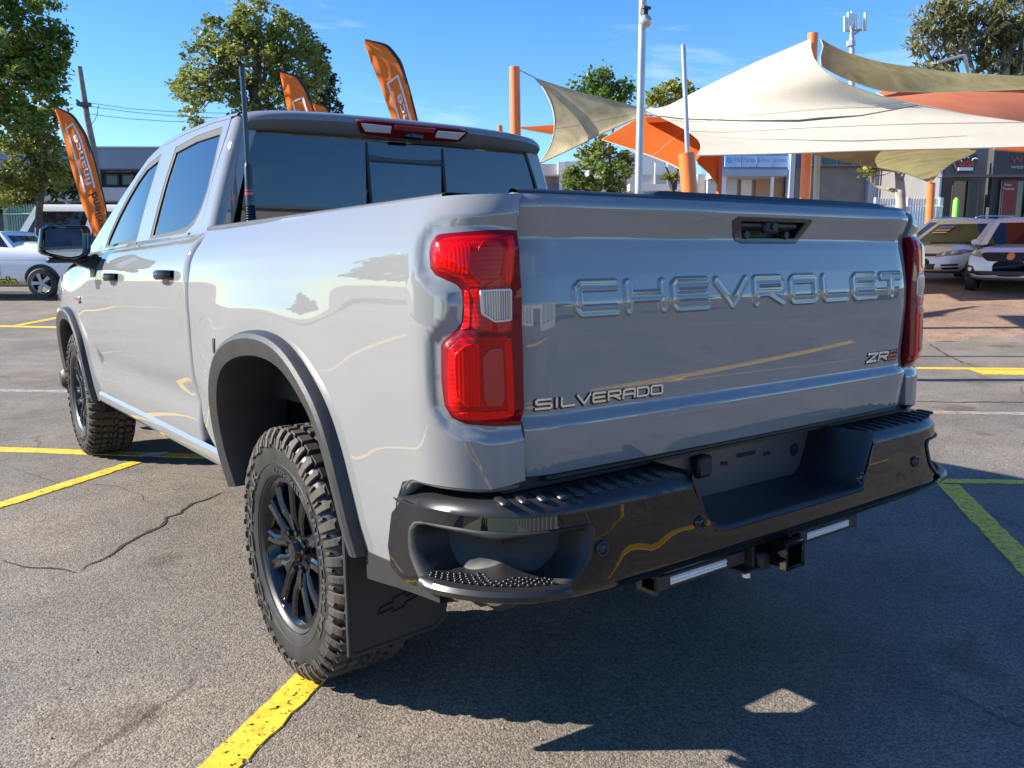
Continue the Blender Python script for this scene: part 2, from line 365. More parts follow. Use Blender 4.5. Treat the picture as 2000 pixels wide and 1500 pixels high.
# outline: front edge down, arch, lower rear, bumper cut, tailgate gap with the lamp notch, rail
zlo = [z for z in zg if z < .964]; zhi = [z for z in zg if z > 1.41]
notch = [(float(sgap(.966)[0]), .966), (.218, .970), (.151, .978), (.117, .992), (.10, 1.019), (.095, 1.079), (.098, 1.156), (.107, 1.169), (.136, 1.189), (.151, 1.205), (.154, 1.244), (.150, 1.276), (.138, 1.288), (.083, 1.310), (.067, 1.326), (.060, 1.359), (.062, 1.388), (.070, 1.400), (.082, 1.404), (.145, 1.406), (.204, 1.408), (float(sgap(1.406)[0]), 1.406)]
bed_poly = bf+ys_+[(-.33, .572), (-.19, .585), (-.15, .60), (-.145, .67), (-.12, .76), (-.075, .822), (-.02, .838), (.08, .838), (.20, .83)]+[(float(s), float(z)) for s, z in zip(sgap(zlo), zlo)]+notch+[(float(s), float(z)) for s, z in zip(sgap(zhi), zhi)]+top
FUEL = roundp([(-1.61, 1.17), (-1.43, 1.175), (-1.40, 1.10), (-1.405, 1.02), (-1.45, .985), (-1.60, 1.03), (-1.635, 1.10)], 2)
for o in panel('bedside', Sbed, bed_poly, PAINT, truck, both=True, holes=[FUEL], step=.012, disp=bdisp, rr=.004, rim=.018): pass
fdr = panel('fuel_door', Sbed, FUEL, PAINT, truck, gap=.0045, step=.03, rim=.01); panel('fuel_pocket', Sbed, offset(FUEL, .01), LINER, fdr, step=.04, off=-.012, rim=0)
m_ = MB(); m_.box((-hw(1.565, 1.075)-.001, 1.565, 1.075), (.008, .02, .055), bev=.003); B(m_, 'fuel_door_bumper', MATTEB)
for sg in (1, -1):
    m_ = MB(); P_ = []                                            # inner skin and rail cap
    ys = np.linspace(.14, 1.885, 30)
    for y in ys: z = zrail(y); P_.append([(-.932*sg, y, z-.004), (-.928*sg, y, z+.010), (-.915*sg, y, z+.014), (-.845*sg, y, z+.014), (-.835*sg, y, z+.004), (-.835*sg, y, z-.03)])
    m_.grid(P_); B(m_, 'bed_rail_cap', FLARE)
    m_ = MB(); m_.box((-.83*sg, .97, 1.17), (.012, 1.8, .58)); B(m_, 'bed_inner_wall', MATTEB)
m_ = MB(); m_.box((0, .97, .89), (1.66, 1.84, .02)); m_.box((0, 1.885, 1.17), (1.66, .02, .58)); B(m_, 'bed_floor', MATTEB)

# arch flares
def flare(yc, name='arch_flare'):
    O = arch(yc); I = arch(yc, .082); res = []
    rings = [(0, lambda w_: w_-.004), (.0, lambda w_: w_+.010), (.12, lambda w_: w_+.030), (.30, lambda w_: w_+.036), (.42, lambda w_: w_+.034), (.97, lambda w_: w_+.022), (1.0, lambda w_: w_+.014), (1.02, lambda w_: w_-.03), (1.02, lambda w_: .90), (.9, lambda w_: .78)]
    P_ = []
    for i in range(len(O)):
        row = []
        for t, f in rings:
            q = O[i]+(I[i]-O[i])*t; w_ = hw(O[i][0], max(O[i][1], .5)); row.append((-f(w_), q[0], q[1]))
        P_.append(row)
    P_ = np.array(P_)
    for sg in (1, -1):
        Q = P_*np.array([sg, 1, 1]); m_ = MB().grid(Q[:, ::sg]); B(m_, name, FLARE, angle=28)
    return I
for yc in (YR, YF):
    I = flare(yc)
    for sg in (1, -1):
        m_ = MB(); O2 = [(p[0], p[1]) for p in arch(yc, .02)]
        O2 = [(O2[0][0], .50)]+O2+[(O2[-1][0], .50)]
        m_.grid([[(-.93*sg, q[0], q[1]), (-.50*sg, q[0], q[1])] for q in O2])
        m_.add([(-.50*sg, q[0], q[1]) for q in O2], [tuple(range(len(O2)))]); B(m_, 'wheelhouse', LINER)
# lower cladding between rear flare and bumper
m_ = MB(); m_.grid([[(-hw(y, .58)+.002-(.006 if k in (1, 2) else 0)+(.05 if k == 3 else 0), y, z_) for k, z_ in enumerate((.592, .588, .535-.10*(y-.25), .525-.1*(y-.25)))] for y in np.linspace(.13, .475, 8)]); B(m_, 'side_cladding', MATTEB)

low_edge = [(-.33, .572), (-.19, .585), (-.15, .60), (-.145, .67), (-.12, .76), (-.075, .822), (-.02, .838), (.08, .838), (.20, .83), (.27, .832)]
E0 = np.array(dens(low_edge, .02, False)); 
for _ in range(4): E0[1:-1] = .5*E0[1:-1]+.25*(E0[:-2]+E0[2:])
T0 = np.gradient(E0, axis=0); T0 /= np.linalg.norm(T0, axis=1)[:, None]; N0 = np.stack([T0[:, 1], -T0[:, 0]], 1)
rows = []
for (d, dep) in ((0, .003), (.006, .006), (.012, .014), (.015, .028), (.012, .06), (.004, .10)):
    q = E0+N0*d; X = bed(q[:, 0], q[:, 1]); nn = snorm(bed, q, (0, 2, 1)); rows.append(X-nn*dep)
for sg in (1, -1): B(MB().grid((np.array(rows)*np.array([sg, 1, 1]))[::sg]), 'bedside_return', PAINT, angle=60)

# doors, quarter, fender, roof
DOORR = [(2.045, .665), (2.0, .80), (2.03, .90), (2.028, 1.0), (2.02, 1.35), (2.06, 1.48), (2.075, 1.60), (2.065, 1.76), (2.045, 1.90), (2.04, 1.963), (2.3, 1.985), (2.8, 2.002), (3.12, 1.996), (3.12, 1.5), (3.12, 1.0), (3.12, .655)]
WINR = [(2.125, 1.937), (2.105, 1.80), (2.10, 1.68), (2.13, 1.60), (2.19, 1.548), (2.30, 1.518), (2.5, 1.508), (2.915, 1.508), (2.905, 1.63), (2.89, 1.8), (2.86, 1.948), (2.5, 1.955)]
DOORF = [(3.12, .655), (3.12, 1.0), (3.12, 1.5), (3.12, 1.996), (3.42, 1.95), (3.74, 1.845), (4.0, 1.712), (4.25, 1.575), (4.28, 1.47), (4.24, 1.40), (4.23, 1.12), (4.20, 1.0), (4.12, .85), (4.04, .75), (3.95, .655)]
WINF = [(3.135, 1.952), (3.17, 1.737), (3.20, 1.508), (3.77, 1.503), (4.10, 1.506), (4.05, 1.58), (3.885, 1.70), (3.71, 1.80), (3.55, 1.875), (3.4, 1.925)]
def ztop(y): return np.interp(y, [1.9, 2.05, 2.3, 2.8, 3.15, 3.42, 3.6, 4.05, 4.3, 4.7, 4.95], [1.958, 1.972, 1.993, 2.012, 2.006, 1.965, 1.908, 1.765, 1.69, 1.57, 1.49])
for nm, D, W_ in (('rear_door', DOORR, WINR), ('front_door', DOORF, WINF)):
    ds = panel(nm, Sside, D, PAINT, truck, both=True, holes=[offset(W_, .006)], step=.03, gap=.0025, rim=.016)
    for k, d in enumerate(ds):
        V, F, N = panel_geo(Sside, W_, step=.05, rim=.0, off=-.010)
        V2, F2, N2 = panel_geo(Sside, offset(W_, .012), holes=[offset(W_, -.022)], step=.05, rim=.008, off=-.003)
        hy = 2.23 if nm == 'rear_door' else 3.29
        if k: V, F, N = mirror(V, F, N); V2, F2, N2 = mirror(V2, F2, N2)
        mesh('window_glass', V, F, GLASSD if nm == 'rear_door' else GLASS, d, True, N); mesh('window_frame', V2, F2, MATTEB, d, True, N2)
        sg = -1 if k else 1; m_ = MB(); x0 = -hw(hy, 1.32)
        P_ = []                                                   # chrome black pull handle
        for t in np.linspace(0, 1, 15):
            y = hy-.105+.21*t; b_ = math.sin(PI*t)**.5; hgt = .016+.004*b_; o = .004+.034*b_
            P_.append([(sg*(x0-o+dx), y, 1.335+dz) for dx, dz in ((.014, hgt), (0, hgt), (-.008, hgt*.5), (-.009, -hgt*.4), (-.002, -hgt), (.014, -hgt), (.014, hgt))])
        P_ = np.array(P_); m_.grid(P_[:, ::sg]); m_.box((sg*(x0+.004), hy+.01, 1.308), (.012, .11, .045), bev=.005); B(m_, 'door_handle', GLOSSB, d)
        m_ = MB(); y0, y1 = (2.2, 3.1) if nm == 'rear_door' else (3.14, 4.2)
        m_.grid([[(-sg*(cabx(y, 1.497)+a), y, 1.497+b) for a, b in ((-.004, .012), (.004, .012), (.007, 0), (.004, -.012), (-.004, -.012))] for y in np.linspace(y0, y1, 12)]); B(m_, 'belt_moulding', mat('belt_moulding', (.10, .115, .13), .3, coat=.6), d)
# quarter pillar and rear face of the cab
QP = [(-.080, .67), (-.035, .80), (-.063, .9), (-.061, 1.0), (-.053, 1.35), (-.090, 1.48), (-.092, 1.6), (-.075, 1.76), (-.042, 1.9), (-.036, 1.96), (.03, 1.962), (.13, 1.955), (.112, 1.9), (.108, 1.8), (.108, 1.67), (.110, 1.40), (.27, 1.40), (.27, .62), (-.075, .62)]
panel('cab_quarter', Scab, QP, PAINT, truck, both=True, step=.022, gap=.0025)
def Srear(x, z): return b2w(np.stack([x, cyr(z)-.002+.012*(x/.7)**2, z], -1))
GL = roundp([(-.80, 1.40), (.80, 1.40), (.70, 1.925), (-.70, 1.925)], 1, .03)
rw = panel('rear_window', Srear, GL, GLASSD, truck, step=.06, rim=.0, off=-.006, ref=(0, 3, 1.5))
for sx in (-1, 1):
    m_ = MB(); m_.box((sx*.195, 1.932, 1.66), (.012, .008, .50), tilt=('X', -.105)); B(m_, 'slider_track', MATTEB, rw)
m_ = MB(); m_.box((0, 1.956, 1.862), (.378, .006, .075), tilt=('X', -.105)); B(m_, 'slider_header', mat('slider_header', (.045, .055, .08), .5), rw)
m_ = MB(); m_.box((0, 1.950, 1.818), (.39, .010, .010)); B(m_, 'slider_frame', MATTEB, rw)
# printed sticker band on the glass
# roof, pillars, windscreen
def roofS(y, u, n=2.5):
    e = ztop(y); c = .045*np.ones_like(e)+.0*y; W_ = gx(y, e)
    return np.stack([W_*u, y+0*u, e+c*(1-np.abs(u)**n)**(1/n)], -1)
us = np.sin(np.linspace(-PI/2, PI/2, 41)); us = np.sign(us)*np.abs(us)**.9
def roofgrid(y0, y1, k, uu): return [[tuple(roofS(np.array(y), np.array(u))) for u in uu] for y in np.linspace(y0, y1, k)]
B(MB().grid(roofgrid(1.965, 3.66, 30, us)), 'roof', PAINT, angle=60)
for q in (us[us < -.93], us[us > .93]): B(MB().grid(roofgrid(3.66, 4.95, 22, np.linspace(min(q[0], -1 if q[0] < 0 else .92), -.92 if q[0] < 0 else 1, 8))), 'windscreen_pillar', PAINT, angle=60)
B(MB().grid(roofgrid(3.66, 4.95, 22, us[(us > -.93) & (us < .93)]*.995)), 'windscreen', GLASS, angle=60)
PIL = [(2.05, 1.967), (2.3, 1.989), (2.8, 2.006), (3.12, 2.0), (3.42, 1.954), (3.74, 1.849), (4.0, 1.716), (4.25, 1.58), (4.285, 1.47), (4.95, 1.45), (4.95, 1.49), (4.7, 1.57), (4.3, 1.69), (4.05, 1.765), (3.6, 1.908), (3.42, 1.965), (3.15, 2.006), (2.8, 2.012), (2.3, 1.993), (2.05, 1.972)]
panel('roof_side', Sside, PIL, PAINT, truck, both=True, step=.03, rim=.006)
# roof rear header with the high brake lamp
hx = np.linspace(-.748, .748, 49); P_ = []
for x in hx:
    u = abs(x)/.748; dy = .055*u**6; dz = -.045*(1-(1-u**2.5)**(1/2.5)); f = 1-.6*u**10
    ur = min(.999, u*.748/gx(1.95, ztop(1.95))); rz_ = lambda yy: float(ztop(yy)+.045*(1-ur**2.5)**.4)+.0015
    P_.append([(x, 2.02, rz_(2.02)-.004), (x, 1.99+dy*.3, rz_(1.99)), (x, 1.93+dy*.8, rz_(1.93)-.002), (x, 1.885+dy, rz_(1.905)-.012), (x, 1.868+dy, min(1.976, rz_(1.905)-.020)+dz*.25), (x, 1.864+dy, 1.960+dz*.8), (x, 1.900+dy*.7, 1.918+dz*.3), (x, 1.915+dy*.6, 1.912+dz*.2), (x, 1.96+dy*.6, 1.912)])
B(MB().grid(np.array(P_)[::-1]), 'roof_header', PAINT, angle=50)
def Shead(x, z):
    t = (1.965-z)/.05; return b2w(np.stack([x, 1.861+.036*t, z], -1))
BRK = mat('dark_red_lens', (.16, .006, .008), .15, coat=1.)
ch = panel('high_brake_lamp', Shead, roundp([(-.285, 1.972), (.285, 1.972), (.25, 1.924), (.06, 1.918), (-.06, 1.918), (-.25, 1.924)], 1, .12), BRK, truck, step=.04, off=.006, rim=.012, ref=(0, 3, 1.6))
for sx in (-1, 1): panel('cargo_lamp', Shead, [(sx*.26-.0, 1.960), (sx*.12, 1.958), (sx*.115, 1.936), (sx*.235, 1.934)], REVERSE, ch, step=.05, off=.009, rim=.004, ref=(0, 3, 1.6))
panel('brake_strip', Shead, [(-.10, 1.966), (.10, 1.966), (.10, 1.952), (-.10, 1.952)], mat('brake_strip', (.35, .05, .05), .2, coat=1.), ch, step=.05, off=.009, rim=.003, ref=(0, 3, 1.6))
m_ = MB(); m_.box((0, 1.875, 1.925), (.10, .03, .028), bev=.008); m_.lathe([(.0, -.006), (.009, -.006), (.011, 0), (.011, .01)], 16, 'y', (-.012, 1.862, 1.925)); B(m_, 'roof_camera', GLOSSB, ch)
# rocker
for sg in (1, -1):
    P_ = []
    for y in np.linspace(1.60, 4.0, 14): P_.append([(-sg*(x+.008*0), y, z) for x, z in ((.985, .665), (.998, .650), (.998, .625), (.985, .600), (.95, .575), (.90, .57))])
    B(MB().grid(np.array(P_)[:, ::sg]), 'rocker_panel', PAINT)
# fender, bonnet, nose
AF = arch(YF)
FEN = [(4.235, 1.44), (4.236, 1.12), (4.206, 1.0), (4.126, .85), (4.046, .75), (3.955, .655), (4.0, .62)]+[tuple(p) for p in AF[::-1]]+[(5.55, .56), (5.72, .7), (5.78, .95), (5.75, 1.2), (5.60, 1.335), (5.2, 1.385), (4.9, 1.42), (4.5, 1.445)]
def Sfen(y, z): return b2w(np.stack([-(hw(y, z)-.02*sm((z-1.36)/.08)), y+0*z, z+0*y], -1))
fd = panel('fender', Sfen, FEN, PAINT, truck, both=True, step=.035, gap=.002)
m_ = MB(); x0 = -hw(4.40, 1.21); m_.box((x0-.004, 4.40, 1.215), (.008, .17, .022), bev=.003); bb = B(m_, 'fender_badge', SILVER, fd[0])
m_ = MB(); m_.box((x0-.005, 4.34, 1.192), (.008, .05, .02), bev=.003); B(m_, 'badge_accent', BADGERED, fd[0])
P_ = []
for y in np.linspace(4.25, 5.80, 16):
    zc_ = np.interp(y, [4.25, 4.9, 5.4, 5.8], [1.445, 1.44, 1.40, 1.26]); wd = cabx(y, 1.38)-.03
    P_.append([(wd*u, y, zc_+.035*(1-abs(u)**3)+.02*np.exp(-((abs(u)-.55)/.15)**2)) for u in np.linspace(-1, 1, 21)])
B(MB().grid(P_), 'bonnet', PAINT)
m_ = MB(); m_.box((0, 5.72, .95), (1.8, .14, .62), bev=.05); B(m_, 'grille', GLOSSB)
m_ = MB(); m_.box((0, 5.78, .58), (1.9, .2, .22), bev=.06); B(m_, 'front_bumper', MATTEB)
for sx in (-1, 1): m_ = MB(); m_.box((sx*.78, 5.77, 1.06), (.3, .12, .16), bev=.03); B(m_, 'headlight', REVERSE)

# tailgate: one pressed sheet, ridged lettering raised out of it
LETT = {'C': [[(1, 1), (.10, 1), (0, .85), (0, .15), (.10, 0), (1, 0)]], 'H': [[(0, 0), (0, 1)], [(1, 0), (1, 1)], [(0, .5), (1, .5)]], 'E': [[(1, 1), (.08, 1), (0, .88), (0, .12), (.08, 0), (1, 0)], [(0, .5), (.95, .5)]], 'V': [[(0, 1), (.5, 0), (1, 1)]], 'R': [[(0, 0), (0, 1), (.9, 1), (1, .88), (1, .58), (.9, .46), (0, .46)], [(.45, .46), (1, 0)]], 'O': [[(0, .12), (0, .88), (.1, 1), (.9, 1), (1, .88), (1, .12), (.9, 0), (.1, 0), (0, .12)]], 'L': [[(0, 1), (0, .1), (.08, 0), (1, 0)]], 'T': [[(0, 1), (1, 1)], [(.5, 1), (.5, 0)]], 'S': [[(1, 1), (.1, 1), (0, .88), (0, .6), (.1, .5), (.9, .5), (1, .38), (1, .12), (.9, 0), (0, 0)]], 'I': [[(.5, 0), (.5, 1)]], 'A': [[(0, 0), (.06, .85), (.2, 1), (1, 1), (1, 0)], [(0, .42), (1, .42)]], 'D': [[(0, 0), (0, 1), (.8, 1), (1, .8), (1, .2), (.8, 0), (0, 0)]], 'Z': [[(0, 1), (1, 1), (0, 0), (1, 0)]], '2': [[(0, 1), (.9, 1), (1, .88), (1, .6), (.9, .5), (.1, .5), (0, .4), (0, 0), (1, 0)]], 'P': [[(0, 0), (0, 1), (.9, 1), (1, .88), (1, .58), (.9, .46), (0, .46)]]}
TY = smooth_tab([(.84, -.004), (.88, -.010), (.940, -.018), (.958, -.018), (.980, -.001), (1.02, -.002), (1.10, -.008), (1.17, -.0135), (1.24, -.0135), (1.30, -.006), (1.36, .004), (1.388, .010), (1.398, .009), (1.42, .000), (1.455, -.014), (1.468, -.013), (1.482, -.003), (1.495, .012)], .0035)
txt = 'CHEVROLET'; cw = .1415; gp = .0175; X0 = -.672; STK = []
for i, ch_ in enumerate(txt):
    for pl in LETT[ch_]: STK.append([(X0+i*(cw+gp)+.012+p[0]*(cw-.024), 1.218+p[1]*.060) for p in pl])
def letters(P):
    d = np.full(len(P), 1e9)
    k = (P[:, 1] > 1.19) & (P[:, 1] < 1.31)
    for pl in STK:
        xs = [p[0] for p in pl]; kk = k & (P[:, 0] > min(xs)-.03) & (P[:, 0] < max(xs)+.03)
        if kk.any(): d[kk] = np.minimum(d[kk], pdist(P[kk], pl, False))
    return d
def tg(x, z, emb=True):
    x = np.asarray(x, float); z = np.asarray(z, float)
    y = TY(z)+.013*(x/.8)**2+.020*np.clip((np.abs(x)-.715)/.095, 0, 1)**2.2
    # the lower ledge fades towards the sides
    y = y+.0*x
    if emb:
        P = np.stack([x.ravel(), z.ravel()], 1); d = letters(P).reshape(x.shape)
        y = y-.0068*(1-sm((d-.0115)/.0045))+.0012*np.exp(-(d/.007)**2)
    return np.stack([x, y-.004, z], -1)
xs = np.linspace(-.807, .807, 540); zs = np.concatenate([np.linspace(.842, 1.195, 70), np.linspace(1.1975, 1.305, 62), np.linspace(1.31, 1.489, 60)]); X_, Z_ = np.meshgrid(xs, zs)
# hole for the handle: faces inside are left out
HD = [(-.10, 1.447), (.225, 1.447), (.232, 1.440), (.195, 1.392), (.175, 1.380), (-.065, 1.380), (-.088, 1.388), (-.118, 1.436)]
G_ = tg(X_, Z_); m_ = MB().grid(G_)
cc = np.array([(X_.ravel()[list(f)].mean(), Z_.ravel()[list(f)].mean()) for f in m_.F]); hid = inpoly(cc, offset(HD, -.006)); m_.F = [f for f, h in zip(m_.F, hid) if not h]
h_ = 1.2e-3; a_ = tg(X_+h_, Z_)-tg(X_-h_, Z_); b_ = tg(X_, Z_+h_)-tg(X_, Z_-h_); N_ = np.cross(a_, b_).reshape(-1, 3); N_ /= np.linalg.norm(N_, axis=1)[:, None]; N_ *= np.sign(-N_[:, 1:2])
N_[:, 1:] = N_[:, 1:]@np.array([[math.cos(RHO), -math.sin(RHO)], [math.sin(RHO), math.cos(RHO)]])
V_, F_ = m_.get(); tailgate = mesh('tailgate', b2w(V_), F_, PAINT, truck, True, N_)
m_ = MB()                                                           # edges and inner skin
for sx in (-1, 1): m_.grid([[tuple(tg(sx*.807, z, False)), (sx*.807, .05, z)] for z in np.linspace(.842, 1.489, 30)])
m_.grid([[tuple(tg(x, .842, False)), (x, .05, .842)] for x in np.linspace(-.807, .807, 40)]); m_.box((0, .05, 1.16), (1.60, .02, .62)); B(m_, 'tailgate_inner', PAINT, tailgate)
m_ = MB(); P_ = []
for x in np.linspace(-.80, .80, 60):
    st = .010*sm((x+.40)/.04)*(1-sm((x-.60)/.10)); y0 = float(tg(x, 1.487, False)[1]); P_.append([(x, y0-.001, 1.483), (x, y0+.001, 1.492), (x, y0+.008, 1.4965), (x, y0+.014, 1.4985+st), (x, .050, 1.5005+st), (x, .062, 1.497), (x, .062, 1.47)])
m_.grid(P_); B(m_, 'tailgate_cap', DGREY, tailgate)
# handle bezel
def Stg(x, z): return b2w(tg(x, z, False))
hb = panel('tailgate_handle', Stg, HD, mat('handle_black', (.012, .012, .014), .35, coat=.3), tailgate, step=.03, off=.002, rim=.01, holes=[[(-.085, 1.439), (.205, 1.439), (.175, 1.392), (-.060, 1.392)]], ref=(0, 3, 1.2))
m_ = MB(); m_.box((.045, .045, 1.415), (.34, .03, .085)); B(m_, 'handle_recess', MATTEB, hb)
m_ = MB(); m_.box((.045, .010, 1.428), (.26, .03, .018), bev=.006); B(m_, 'pull_lever', MATTEB, hb)
m_ = MB(); m_.box((.048, -.003, 1.423), (.062, .022, .032), bev=.006); m_.lathe([(0, -.004), (.007, -.004), (.009, 0), (.009, .006)], 16, 'y', (.048, -.017, 1.424)); B(m_, 'rear_camera', MATTEB, hb)
for x in (-.045, .13): m_ = MB(); m_.lathe([(0, -.002), (.010, -.002), (.012, .003), (.012, .02)], 18, 'y', (x, .000, 1.402)); B(m_, 'lock_button', MATTEB, hb)
def badge(name, txt, x0, x1, z0, hgt, sw, m, cols=None, slant=0., gap=.24, off=.004):
    n = len(txt); wt = [(.30 if c == 'I' else 1.) for c in txt]; cwid = (x1-x0)/(sum(wt)+gap*(n-1)); x = x0; mb = MB(); first = None
    mbs = {}
    for i, c in enumerate(txt):
        mm = cols[i] if cols else m; mb = mbs.setdefault(mm.name, (MB(), mm))[0]; w_ = cwid*wt[i]
        for pl in LETT[c]:
            q = np.array([((p[0] if c != 'I' else .5)*w_, p[1]*hgt) for p in pl]); 
            for a, b in zip(q[:-1], q[1:]):
                t = (b-a)/(np.linalg.norm(b-a)+1e-9); nn = np.array([-t[1], t[0]])*sw/2; a2 = a-t*sw*.45; b2 = b+t*sw*.45
                ring = [a2-nn, b2-nn, b2+nn, a2+nn]
                f = lambda d, k=1.: [tuple(b2w(tg(np.array(x+p[0]+slant*p[1]), np.array(z0+p[1]), False)+np.array([0, -d, 0]))) for p in [(r-(a2+b2)/2)*k+(a2+b2)/2 for r in ring]]
                V = f(-.001)+f(off*.7)+f(off, .9); Fq = [(8, 9, 10, 11)]+[(i_, (i_+1) % 4, 4+(i_+1) % 4, 4+i_) for i_ in range(4)]+[(4+i_, 4+(i_+1) % 4, 8+(i_+1) % 4, 8+i_) for i_ in range(4)]
                mb.add(V, Fq)
        x += w_+cwid*gap
    for k, (mb, mm) in mbs.items(): mb.build(name, mm, tailgate, smooth=False)
badge('lettering_badge', 'SILVERADO', -.772, -.377, .999, .021, .0058, SILVER)
badge('lettering_badge_backing', 'SILVERADO', -.774, -.379, .9975, .021, .009, GLOSSB, off=.002)
badge('trim_badge', 'ZR2', .560, .740, 1.006, .024, .007, SILVER, cols=[SILVER, SILVER, BADGERED], slant=.35, gap=.22)
badge('trim_badge_backing', 'ZR2', .557, .737, 1.0045, .024, .0125, GLOSSB, slant=.35, gap=.22, off=.002)

# tail lamps
LENS = mat('red_lens', (.50, .0, .0), .3, coat=1., coatr=.01, spec=.1)
LENSB = mat('red_lens_bright', (.90, .0, .0), .35, coat=1., coatr=.02, spec=.05)
LENSD = mat('red_lens_dark', (.17, .0, .006), .3, coat=1., coatr=.01, spec=.1)
for q_ in (LENS, LENSB, LENSD): q_.node_tree.nodes['Principled BSDF'].inputs['Coat IOR'].default_value = 1.32
for q_, sc_, st_, ax_ in ((LENS, 30, .14, 'Z'), (LENSB, 46, .12, 'X')):
    t_ = q_.node_tree; c_ = nd(t_, 'ShaderNodeTexCoord'); wv = nd(t_, 'ShaderNodeTexWave'); wv.bands_direction = ax_; wv.inputs['Scale'].default_value = sc_; bp_ = nd(t_, 'ShaderNodeBump'); bp_.inputs['Strength'].default_value = st_; bp_.inputs['Distance'].default_value = .004
    t_.links.new(c_.outputs['Object'], wv.inputs[0]); t_.links.new(wv.outputs[0], bp_.inputs['Height']); t_.links.new(bp_.outputs[0], t_.nodes['Principled BSDF'].inputs['Normal'])
    r_ = nd(t_, 'ShaderNodeMapRange'); r_.inputs[3].default_value = .80; r_.inputs[4].default_value = 1.0; x_ = nd(t_, 'ShaderNodeMix', data_type='RGBA', blend_type='MULTIPLY'); x_.inputs[0].default_value = 1; x_.inputs[6].default_value = t_.nodes['Principled BSDF'].inputs[0].default_value[:]
    t_.links.new(wv.outputs[0], r_.inputs[0]); t_.links.new(r_.outputs[0], x_.inputs[7]); t_.links.new(x_.outputs[2], t_.nodes['Principled BSDF'].inputs[0])
def tldisp(S, s, z):
    X = S(s, z); P = np.stack([s, z], -1).reshape(-1, 2); full = [(.6, 1.407)]+[(.6, .966)]+TL[7:]+TL[:3]
    d = pdist(P, full).reshape(np.shape(s)); h = 2e-3; a = S(s+h, z)-S(s-h, z); b = S(s, z+h)-S(s, z-h); N = np.cross(a, b); N /= np.linalg.norm(N, axis=-1)[..., None]
    if np.mean((X-np.array((0, 2, 1)))[..., 0]*N[..., 0]) < 0: N = -N
    return X+N*(-.010+.013*sm(d/.03)+.004*sm((d-.03)/.01))[..., None]
tlp = [p for p in TL if p[0] < .3]; tlo = TL[:3]+[(float(sgap(1.406)[0]), 1.406), (float(sgap(1.27)[0]), 1.27), (float(sgap(1.13)[0]), 1.13), (float(sgap(.966)[0]), .966)]+TL[7:]
lamps = panel('tail_lamp', Sbed, tlo, LENSD, truck, both=True, step=.010, gap=.0025, disp=tldisp, rim=.02, rr=.004)
def lampart(name, poly, m, off, **k):
    V, F, N = panel_geo(Sbed, poly, step=.012, disp=tldisp, off=off, rim=.004, rr=.003, **k)
    for j, l in enumerate(lamps):
        v, f, n_ = (V, F, N) if j == 0 else mirror(V, F, N); mesh(name, v, f, m, l, True, n_)
lampart('upper_lens', roundp([(.082, 1.378), (.11, 1.392), (.262, 1.395), (.268, 1.285), (.176, 1.283), (.150, 1.302), (.086, 1.325)], 1, .12), LENS, .0015)
lampart('turn_lens', roundp([(.092, 1.365), (.165, 1.378), (.168, 1.312), (.150, 1.312), (.094, 1.335)], 1, .15), LENSB, .0035)
lampart('stop_lens', roundp([(.185, 1.378), (.235, 1.38), (.235, 1.30), (.185, 1.30)], 1, .15), LENS, .0035)
lampart('light_guide', roundp([(.246, 1.39), (.262, 1.39), (.262, 1.29), (.246, 1.29)], 1, .2), LENSB, .0035)
lampart('centre_lens', roundp([(.166, 1.276), (.262, 1.28), (.266, 1.18), (.20, 1.185), (.172, 1.20)], 1, .1), LENS, .0015)
rv = roundp([(.193, 1.275), (.262, 1.276), (.264, 1.207), (.225, 1.205), (.197, 1.223)], 1, .06)
lampart('reverse_lens', rv, mat('chrome_trim', (.40, .36, .38), .25, metal=.8), .0030)
REV = mat('reverse_lamp_glass', (.30, .27, .28), .12, coat=1.)
t_ = REV.node_tree; c_ = nd(t_, 'ShaderNodeTexCoord'); wv = nd(t_, 'ShaderNodeTexWave'); wv.bands_direction = 'X'; wv.inputs['Scale'].default_value = 55; wv.inputs['Distortion'].default_value = 1.
r_ = nd(t_, 'ShaderNodeValToRGB'); r_.color_ramp.elements[0].color = (.03, .027, .03, 1); r_.color_ramp.elements[1].color = (.42, .36, .36, 1); t_.links.new(c_.outputs['Object'], wv.inputs[0]); t_.links.new(wv.outputs[0], r_.inputs[0]); t_.links.new(r_.outputs[0], t_.nodes['Principled BSDF'].inputs[0])
lampart('reverse_lens_glass', offset(rv, -.005), REV, .0045)
lampart('lower_lens', roundp([(.122, 1.145), (.15, 1.172), (.262, 1.172), (.266, .985), (.135, .990), (.115, 1.03)], 1, .1), LENS, .0015)
lampart('tail_lens', roundp([(.137, 1.135), (.16, 1.155), (.188, 1.160), (.188, 1.022), (.160, 1.022), (.137, 1.045)], 1, .12), LENSB, .0035)
lampart('light_guide', roundp([(.248, 1.165), (.262, 1.165), (.262, 1.0), (.248, 1.0)], 1, .2), LENSB, .0035)
lampart('inner_lens', roundp([(.197, 1.128), (.213, 1.146), (.240, 1.146), (.240, 1.02), (.197, 1.02)], 1, .15), mat('red_lens_mid', (.42, .0, .0), .3, coat=.4), .0040)
lampart('lower_guide', roundp([(.142, 1.008), (.262, 1.006), (.262, .992), (.150, .994)], 1, .2), LENSB, .0035)
lampart('middle_guide', roundp([(.160, 1.272), (.170, 1.272), (.172, 1.195), (.152, 1.19), (.160, 1.21)], 1, .15), LENS, .0035)

